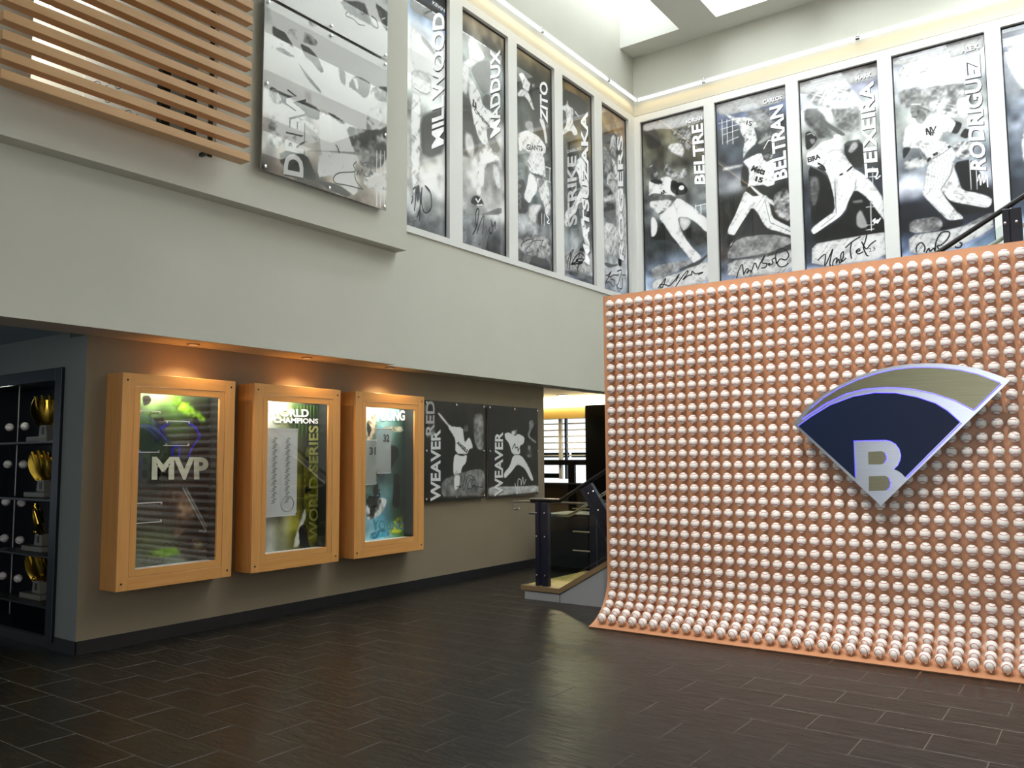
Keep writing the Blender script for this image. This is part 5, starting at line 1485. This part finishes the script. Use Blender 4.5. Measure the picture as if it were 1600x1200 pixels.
def raster(spec, wm, hm, nx, ny, seed, lift=1.0, punch=0.62):
    rng = np.random.default_rng(seed)
    u, v = np.linspace(0, 1, nx), np.linspace(0, 1, ny)
    U, V = np.meshgrid(u, v)
    X, Y = U * wm, V * hm
    rows = []
    for r in spec['bg']:
        rows.append([r] if not isinstance(r[0], list) else r)
    G = np.array([[c for c in (r if len(r) > 1 else r * 3)] for r in rows], float)[::-1]     # bottom row first
    fy, fx = V * (len(G) - 1), U * (G.shape[1] - 1)
    yi, xi = np.minimum(fy.astype(int), len(G) - 2), np.minimum(fx.astype(int), G.shape[1] - 2)
    ty, tx = (fy - yi)[..., None], (fx - xi)[..., None]
    ty, tx = ty * ty * (3 - 2 * ty), tx * tx * (3 - 2 * tx)
    img = (G[yi, xi] * (1 - tx) + G[yi, xi + 1] * tx) * (1 - ty) + (G[yi + 1, xi] * (1 - tx) + G[yi + 1, xi + 1] * tx) * ty
    cell = lambda s: (max(2, int(hm / s)), max(2, int(wm / s)))
    n1, n2, n3 = smooth_noise(ny, nx, cell(0.30), rng), smooth_noise(ny, nx, cell(0.11), rng), smooth_noise(ny, nx, cell(0.035), rng)
    img *= (1 + 0.45 * (n1 - 0.5) + 0.35 * (n2 - 0.5))[..., None]
    fold = 0.6 * streaks(X, Y, seed, 0.9, 0.16, 0.030) + 0.4 * streaks(X, Y, seed + 1, -0.5, 0.10, 0.022)
    for op in spec['ops']:
        if op[0] == 'p':
            _, tone, soft, pts, shade = op
            P = chaikin([(a * wm, b * hm) for a, b in pts])
            d = seg_dist(X, Y, P, True)
            a = np.clip(0.5 - d / (1.1 * soft + 0.006), 0, 1)
        else:
            _, tone, w, soft, pts = op
            shade = 0
            d = seg_dist(X, Y, [(a * wm, b * hm) for a, b in pts], False) - w / 2
            a = np.clip(0.5 - d / (2 * soft + 0.004), 0, 1)
        a = a * a * (3 - 2 * a)
        c = np.array(tone if isinstance(tone, list) else [tone] * 3, float)
        k = 1 + shade * (1.6 * (n2 - 0.62) + 0.9 * (n3 - 0.55))
        # a little roundness: darker towards the outline of light shapes
        if op[0] == 'p' and np.mean(c) > 150:
            k = k * (1 - 0.20 * np.exp(-np.clip(-d, 0, 9) / 0.022)) * (1 - (0.10 + 1.6 * min(shade, 0.2)) * np.clip((fold - 0.5) * 3.2, 0, 1))
        img = img * (1 - a[..., None]) + np.clip(c[None, None] * k[..., None], 0, 255) * a[..., None]
    img *= (1 + 0.06 * (n3 - 0.5))[..., None]
    x = np.clip(img * lift, 3, 252) / 255
    x = x + punch * (x - x * x) * (2 * x - 1) * 2          # a little more punch
    return s2l(np.clip(x * 255, 3, 252))
def print_mesh(key, to3, a0, a1, b0, b1, d, parent, px=0.0095, seed=1, m='printed_ink', lift=1.0, punch=0.62):
    wm, hm = a1 - a0, b1 - b0
    nx, ny = int(wm / px) + 2, int(hm / px) + 2
    img = raster(SPEC[key], wm, hm, nx, ny, seed, lift, punch)
    off = origin_of(parent)
    A, B = np.meshgrid(np.linspace(a0, a1, nx), np.linspace(b0, b1, ny))
    p00, pa, pb = np.array(to3(0, 0, d)), np.array(to3(1, 0, d)), np.array(to3(0, 1, d))
    Pts = p00 + A[..., None] * (pa - p00) + B[..., None] * (pb - p00) - np.array(off)
    idx = np.arange(nx * ny).reshape(ny, nx)
    F = np.stack([idx[:-1, :-1], idx[:-1, 1:], idx[1:, 1:], idx[1:, :-1]], -1).reshape(-1, 4)
    me = bpy.data.meshes.new('print')
    me.vertices.add(nx * ny)
    me.vertices.foreach_set('co', Pts.reshape(-1).astype(np.float32))
    me.loops.add(F.size)
    me.loops.foreach_set('vertex_index', F.reshape(-1).astype(np.int32))
    me.polygons.add(len(F))
    me.polygons.foreach_set('loop_start', np.arange(0, F.size, 4, dtype=np.int32))
    me.update(calc_edges=True)
    at = me.color_attributes.new('ink', 'FLOAT_COLOR', 'POINT')
    col = np.ones((nx * ny, 4), np.float32)
    col[:, :3] = img.reshape(-1, 3)
    at.data.foreach_set('color', col.reshape(-1))
    me.materials.append(MATS[m])
    me.validate()
    o = bpy.data.objects.new('print', me)
    COL.objects.link(o)
    o.parent = parent
    return o
mat('ink_shadow', rgb(52, 52, 56), 0.6)
INK = dict(w='ink_white', k='ink_black', g='ink_soft', m='ink_mvp', y='ink_yellow', t='ink_teal')
mat('ink_mvp', rgb(206, 206, 184), 0.5)
mat('ink_yellow', rgb(170, 172, 92), 0.5)
mat('ink_teal', rgb(70, 150, 170), 0.5)
def marks(key, to3, a0, a1, b0, b1, d, parent, glow=False):
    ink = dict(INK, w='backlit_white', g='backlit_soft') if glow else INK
    f = lambda p: (a0 + p[0] * (a1 - a0), b0 + p[1] * (b1 - b0))
    for txt, quad, wt, c, sh in SPEC[key]['txt']:
        if c == 'w' and glow is not None:            # printed drop shadow that sets the name off
            lettering(MB(), txt, [(f(q)[0] + 0.010, f(q)[1] - 0.012) for q in quad], to3, d - 0.0007, wt + 0.012, sh).build('lettering_shadow', 'ink_shadow', parent, fix=False)
        mb = lettering(MB(), txt, [f(q) for q in quad], to3, d, wt, sh)
        mb.build('lettering', ink[c], parent, fix=False)
    by = {}
    for pts, w, c in SPEC[key]['ink']:
        ribbon(by.setdefault(c, MB()), [f(q) for q in pts], w, to3, d + 0.001)
    for c, mb in by.items():
        mb.build('signature', ink[c], parent, fix=False)

# ---- posters behind glass in the two rows of windows
WLAB = dict(
    mi='tall glazed poster half hidden by the projecting upper wall',
    mx='tall glazed poster of a pitcher in script-lettered jersey with one dark shoe planted',
    zi='tall glazed poster of a pitcher seen from behind with a small throwing figure above',
    mz='tall glazed poster of a striding pitcher with large faded letters running beside him',
    ro='narrow glazed poster in the corner with a pale leg and dark shoe at the bottom',
    ad='glazed poster of a fielder holding a ball in a dark glove',
    ca='glazed poster of a batter in number 15 jersey finishing a swing',
    te='glazed poster of a batter seen from behind with bat raised over his shoulder',
    al='glazed poster of a player in pinstripes and helmet running from the plate',
    nx='glazed poster partly hidden behind the stair rail above the baseball wall')
def window_poster(key, to3, w):
    t = thing('window_poster', to3((w[0] + w[1]) / 2, WZ0, -0.06), WLAB[key], 'poster', 'player posters in the window frames')
    a0, a1, b0, b1 = w[0], w[1], WZ0, WZ1
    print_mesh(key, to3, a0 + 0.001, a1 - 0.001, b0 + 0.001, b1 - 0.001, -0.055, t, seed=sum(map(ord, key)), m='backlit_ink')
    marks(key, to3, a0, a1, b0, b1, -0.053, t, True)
    def ring(m, w0, d0, d1, name, material):
        MB().prism([(a0, b0), (a1, b0), (a1, b1), (a0, b1)], to3, d0, d1, holes=[[(a0 + w0, b0 + w0), (a0 + w0, b1 - w0), (a1 - w0, b1 - w0), (a1 - w0, b0 + w0)]]).build(name, material, t)
    ring(None, 0.014, -0.052, -0.036, 'gasket', 'gasket')
    p, q = to3(a0 + 0.003, b0 + 0.003, -0.040), to3(a1 - 0.003, b1 - 0.003, -0.036)
    MB().box(min(p[0], q[0]), max(p[0], q[0]), min(p[1], q[1]), max(p[1], q[1]), b0 + 0.003, b1 - 0.003).build('glass_pane', 'pane_glass', t)
for key, w in zip(('mi', 'mx', 'zi', 'mz', 'ro'), LW):
    window_poster(key, on_left(XWIN), w)
for key, w in zip(('ad', 'ca', 'te', 'al', 'nx'), RW):
    window_poster(key, on_right(YD), w)

# ---- acrylic-faced posters held off the wall by small studs
def stud_poster(key, x, out, a0, a1, b0, b1, label, cols, group):
    to3 = on_left(x)
    t = thing('mounted_poster', to3((a0 + a1) / 2, b0, 0), label, 'poster', group)
    MB().box(x + out - 0.010, x + out - 0.001, a0, a1, b0, b1).build('backing', 'brushed_bright', t)
    print_mesh(key, to3, a0, a1, b0, b1, out, t, px=0.010, seed=sum(map(ord, key)), lift=1.12 if key in ('dr', 'up') else 1.15, punch=1.3)
    marks(key, to3, a0, a1, b0, b1, out + 0.0015, t)
    MB().box(x + out + 0.004, x + out + 0.010, a0, a1, b0, b1).build('acrylic_face', 'acrylic_gloss' if key in ('dr', 'up') else 'acrylic_low', t)
    for i in range(cols):
        for j in range(3):
            if 0 < i < cols - 1 and j == 1:
                continue
            a = a0 + 0.035 + (a1 - a0 - 0.07) * i / (cols - 1)
            b = b0 + 0.035 + (b1 - b0 - 0.07) * j / 2
            MB().lathe((x, a, b), (1, 0, 0), [(0, 0.010), (out + 0.010, 0.010), (out + 0.011, 0.016), (out + 0.020, 0.016), (out + 0.023, 0.010)], 14).build('stud', 'chrome', t, smooth=True)
stud_poster('dr', XBLK, 0.075, 4.79, 6.44, 4.29, 5.97, 'square bright poster with rotated white lettering mounted beside the wooden slat screen', 3, 'posters on the upper wall')
stud_poster('up', XBLK, 0.075, 4.79, 6.44, 6.005, 7.70, 'pale poster with blue-ink scribble mounted directly above the other beside the slat screen', 3, 'posters on the upper wall')
stud_poster('w1', XA, 0.045, 7.78, 9.02, 1.045, 2.315, 'dark square poster of a pitcher with one arm flung up, next to the wooden cases', 3, 'posters on the lower wall')
stud_poster('w2', XA, 0.045, 9.085, 10.32, 1.045, 2.315, 'dark square poster of a capped pitcher striding, by the stair', 3, 'posters on the lower wall')

# ================================================================ wooden display cases with lit interiors
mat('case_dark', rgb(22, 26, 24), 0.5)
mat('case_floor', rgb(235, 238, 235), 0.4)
mat('frosted', rgb(218, 220, 218), 0.55)
XF = -6.745
def case(key, y0, y1, label):
    z0, z1 = 0.506, 2.331
    t = thing('display_case', (XA, (y0 + y1) / 2, z0), label, 'display case', 'wooden display cases on the wall')
    # carcass boards
    MB().cbox(XA + 0.001, XF - 0.022, y0, y0 + 0.025, z0, z1, 0.002).build('side_panel', 'maple_v', t)
    MB().cbox(XA + 0.001, XF - 0.022, y1 - 0.025, y1, z0, z1, 0.002).build('side_panel', 'maple_v', t)
    MB().cbox(XA + 0.001, XF - 0.022, y0 + 0.025, y1 - 0.025, z1 - 0.025, z1, 0.002).build('end_panel', 'maple_h', t)
    MB().cbox(XA + 0.001, XF - 0.022, y0 + 0.025, y1 - 0.025, z0, z0 + 0.025, 0.002).build('end_panel', 'maple_h', t)
    def frame(nm, oa, wid, x0, x1):
        ya, yb, za, zb = y0 + oa, y1 - oa, z0 + oa, z1 - oa
        f = None
        for nm2, bx, mt in ((nm + '_stile', (ya, ya + wid, za, zb), 'maple_v'), (nm + '_stile', (yb - wid, yb, za, zb), 'maple_v'),
                            (nm + '_rail', (ya + wid, yb - wid, zb - wid, zb), 'maple_h'), (nm + '_rail', (ya + wid, yb - wid, za, za + wid), 'maple_h')):
            MB().cbox(x0, x1, bx[0], bx[1], bx[2], bx[3], 0.0015).build(nm2, mt, t)
    frame('face', 0.0, 0.105, XF - 0.022, XF)
    frame('door', 0.108, 0.058, XF - 0.024, XF - 0.002)
    for a in (y0 + 0.045, y1 - 0.045):
        for b in (z0 + 0.06, z1 - 0.06):
            MB().lathe((XF, a, b), (1, 0, 0), [(0, 0.009), (0.003, 0.009), (0.004, 0.006)], 12).build('screw', 'black_steel', t, smooth=True)
    ga, gb, gz0, gz1 = y0 + 0.166, y1 - 0.166, z0 + 0.166, z1 - 0.166
    MB().box(XF - 0.016, XF - 0.012, ga, gb, gz0, gz1).build('glass_pane', 'case_glass', t)
    # interior
    MB().box(XA + 0.002, XA + 0.03, y0 + 0.026, y1 - 0.026, z0 + 0.026, z1 - 0.026).build('back_board', 'case_dark', t)
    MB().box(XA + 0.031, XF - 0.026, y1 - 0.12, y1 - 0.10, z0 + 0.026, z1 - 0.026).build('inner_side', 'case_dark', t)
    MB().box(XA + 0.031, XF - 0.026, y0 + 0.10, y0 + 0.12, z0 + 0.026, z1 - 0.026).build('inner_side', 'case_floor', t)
    MB().box(XA + 0.031, XF - 0.03, y0 + 0.12, y1 - 0.12, gz0 - 0.03, gz0 - 0.012).build('inner_floor', 'case_floor', t)
    to3 = on_left(XA)
    a0, a1, b0, b1 = y0 + 0.14, y1 - 0.02, 0.66, 2.18
    lim = {'c1': 1.0, 'c2': 0.905, 'c3': 0.86}[key]
    print_mesh(key, to3, a0, a1, b0, b1, 0.045, t, px=0.009, seed=sum(map(ord, key)), lift=0.74 if key == 'c1' else 0.9)
    marks(key, to3, a0, a1, b0, b1, 0.052, t, None)
    lamp('case_strip', 'AREA', (XA + 0.16, (y0 + y1) / 2, z1 - 0.05), 6.5, (0.95, 1.0, 0.9), parent=t, aim=(XA + 0.07, (y0 + y1) / 2, 1.0),
         shape='RECTANGLE', size=0.7, size_y=0.03)
    return t
def plaque(t, a0, a1, b0, b1, x, name='plaque', m='acrylic', studs=True):
    p = MB().box(x, x + 0.006, a0, a1, b0, b1).build(name, m, t)
    if studs:
        for a in (a0 + 0.015, a1 - 0.015):
            for b in (b0 + 0.012, b1 - 0.012):
                MB().lathe((XA + 0.047, a, b), (1, 0, 0), [(0, 0.006), (x + 0.014 - XA - 0.047, 0.006), (x + 0.016 - XA - 0.047, 0.009), (x + 0.022 - XA - 0.047, 0.009)], 10).build('stud', 'chrome', p, smooth=True)
        for b in (b0, b1):
            MB().box(x, x + 0.008, a0, a1, b - 0.0035, b + 0.0035).build('bright_edge', 'case_floor', p)
    return p
k1 = case('c1', 3.76, 4.872, 'wooden display case lettered in large capitals, set nearest the trophy cabinet')
k2 = case('c2', 5.092, 6.206, 'middle wooden display case with a frosted plate and white headline')
k3 = case('c3', 6.425, 7.553, 'wooden display case of layered pictures with numbers, beside the dark posters')
plaque(k1, 3.97, 4.18, 1.66, 2.02, -6.86)
plaque(k1, 4.22, 4.47, 1.72, 1.94, -6.86)
plaque(k1, 3.93, 4.22, 1.05, 1.22, -6.86)
pq = plaque(k2, 5.30, 5.72, 1.02, 1.90, -6.86, 'frosted_plate', 'frosted')
mat('plate_grey', rgb(168, 170, 168), 0.6)  # grey of the script and ring on the frosted plate
m = MB()
for a in (5.43, 5.595):                       # two columns of soft, unreadable script
    for q in range(11):
        z = 1.15 + 0.061 * q
        ribbon(m, [(a - 0.035, z), (a + 0.012, z + 0.012), (a - 0.02, z + 0.026), (a + 0.03, z + 0.040), (a - 0.01, z + 0.05)], 0.012, on_left(-6.86), 0.0075)
m.build('engraving', 'plate_grey', pq, fix=False)['kind'] = 'stuff'
MB().tube([(-6.853, 5.60 + 0.08 * math.cos(q * math.pi / 12), 1.14 + 0.08 * math.sin(q * math.pi / 12)) for q in range(24)], 0.005, 6, closed=True).build('ring_mark', 'plate_grey', pq)
p1 = plaque(k3, 6.60, 6.86, 1.30, 1.80, -6.86, 'number_plate', 'frosted_clear')
p2 = plaque(k3, 6.89, 7.13, 1.42, 1.94, -6.89, 'number_plate', 'frosted_clear')
lettering(MB(), '31', [(6.75, 1.63), (6.85, 1.63), (6.85, 1.72), (6.75, 1.72)], on_left(-6.86), 0.0075, 0.04).build('number', 'ink_black', p1, fix=False)
lettering(MB(), '32', [(7.0, 1.78), (7.1, 1.78), (7.1, 1.87), (7.0, 1.87)], on_left(-6.89), 0.0075, 0.04).build('number', 'ink_black', p2, fix=False)
lettering(MB(), '75', [(6.85, 1.12), (6.97, 1.14), (6.97, 1.24), (6.85, 1.22)], on_left(-6.90), 0.0075, 0.04).build('number', 'ink_black', k3, fix=False)

# downlights tucked under the overhang, one above each case
for k, (t, yc, lab) in enumerate(((k1, 4.45, 'recessed downlight under the overhang above the case next to the trophy cabinet'), (k2, 5.78, 'recessed downlight under the overhang above the middle wooden case'), (k3, 7.02, 'recessed downlight under the overhang above the case beside the dark posters'))):
    xx = -6.80
    d = thing('case_downlight', (xx, yc, ZS), lab, 'light', 'downlights above the wooden cases')
    MB().lathe((xx, yc, ZS - 0.001), (0, 0, -1), [(0, 0.06), (0.006, 0.06), (0.010, 0.05)], 20).build('trim_ring', 'paint_taupe', d)
    MB().lathe((xx, yc, ZS - 0.0115), (0, 0, -1), [(0, 0.042), (0.003, 0.038)], 20).build('lens', 'lamp_dim', d)
    lamp('case_beam', 'SPOT', (xx + 0.10, yc, ZS - 0.03), 24, (1.0, 0.68, 0.32), parent=d, aim=(XF + 0.02, yc, 0.0), spot_size=math.radians(125), spot_blend=0.7, shadow_soft_size=0.03)
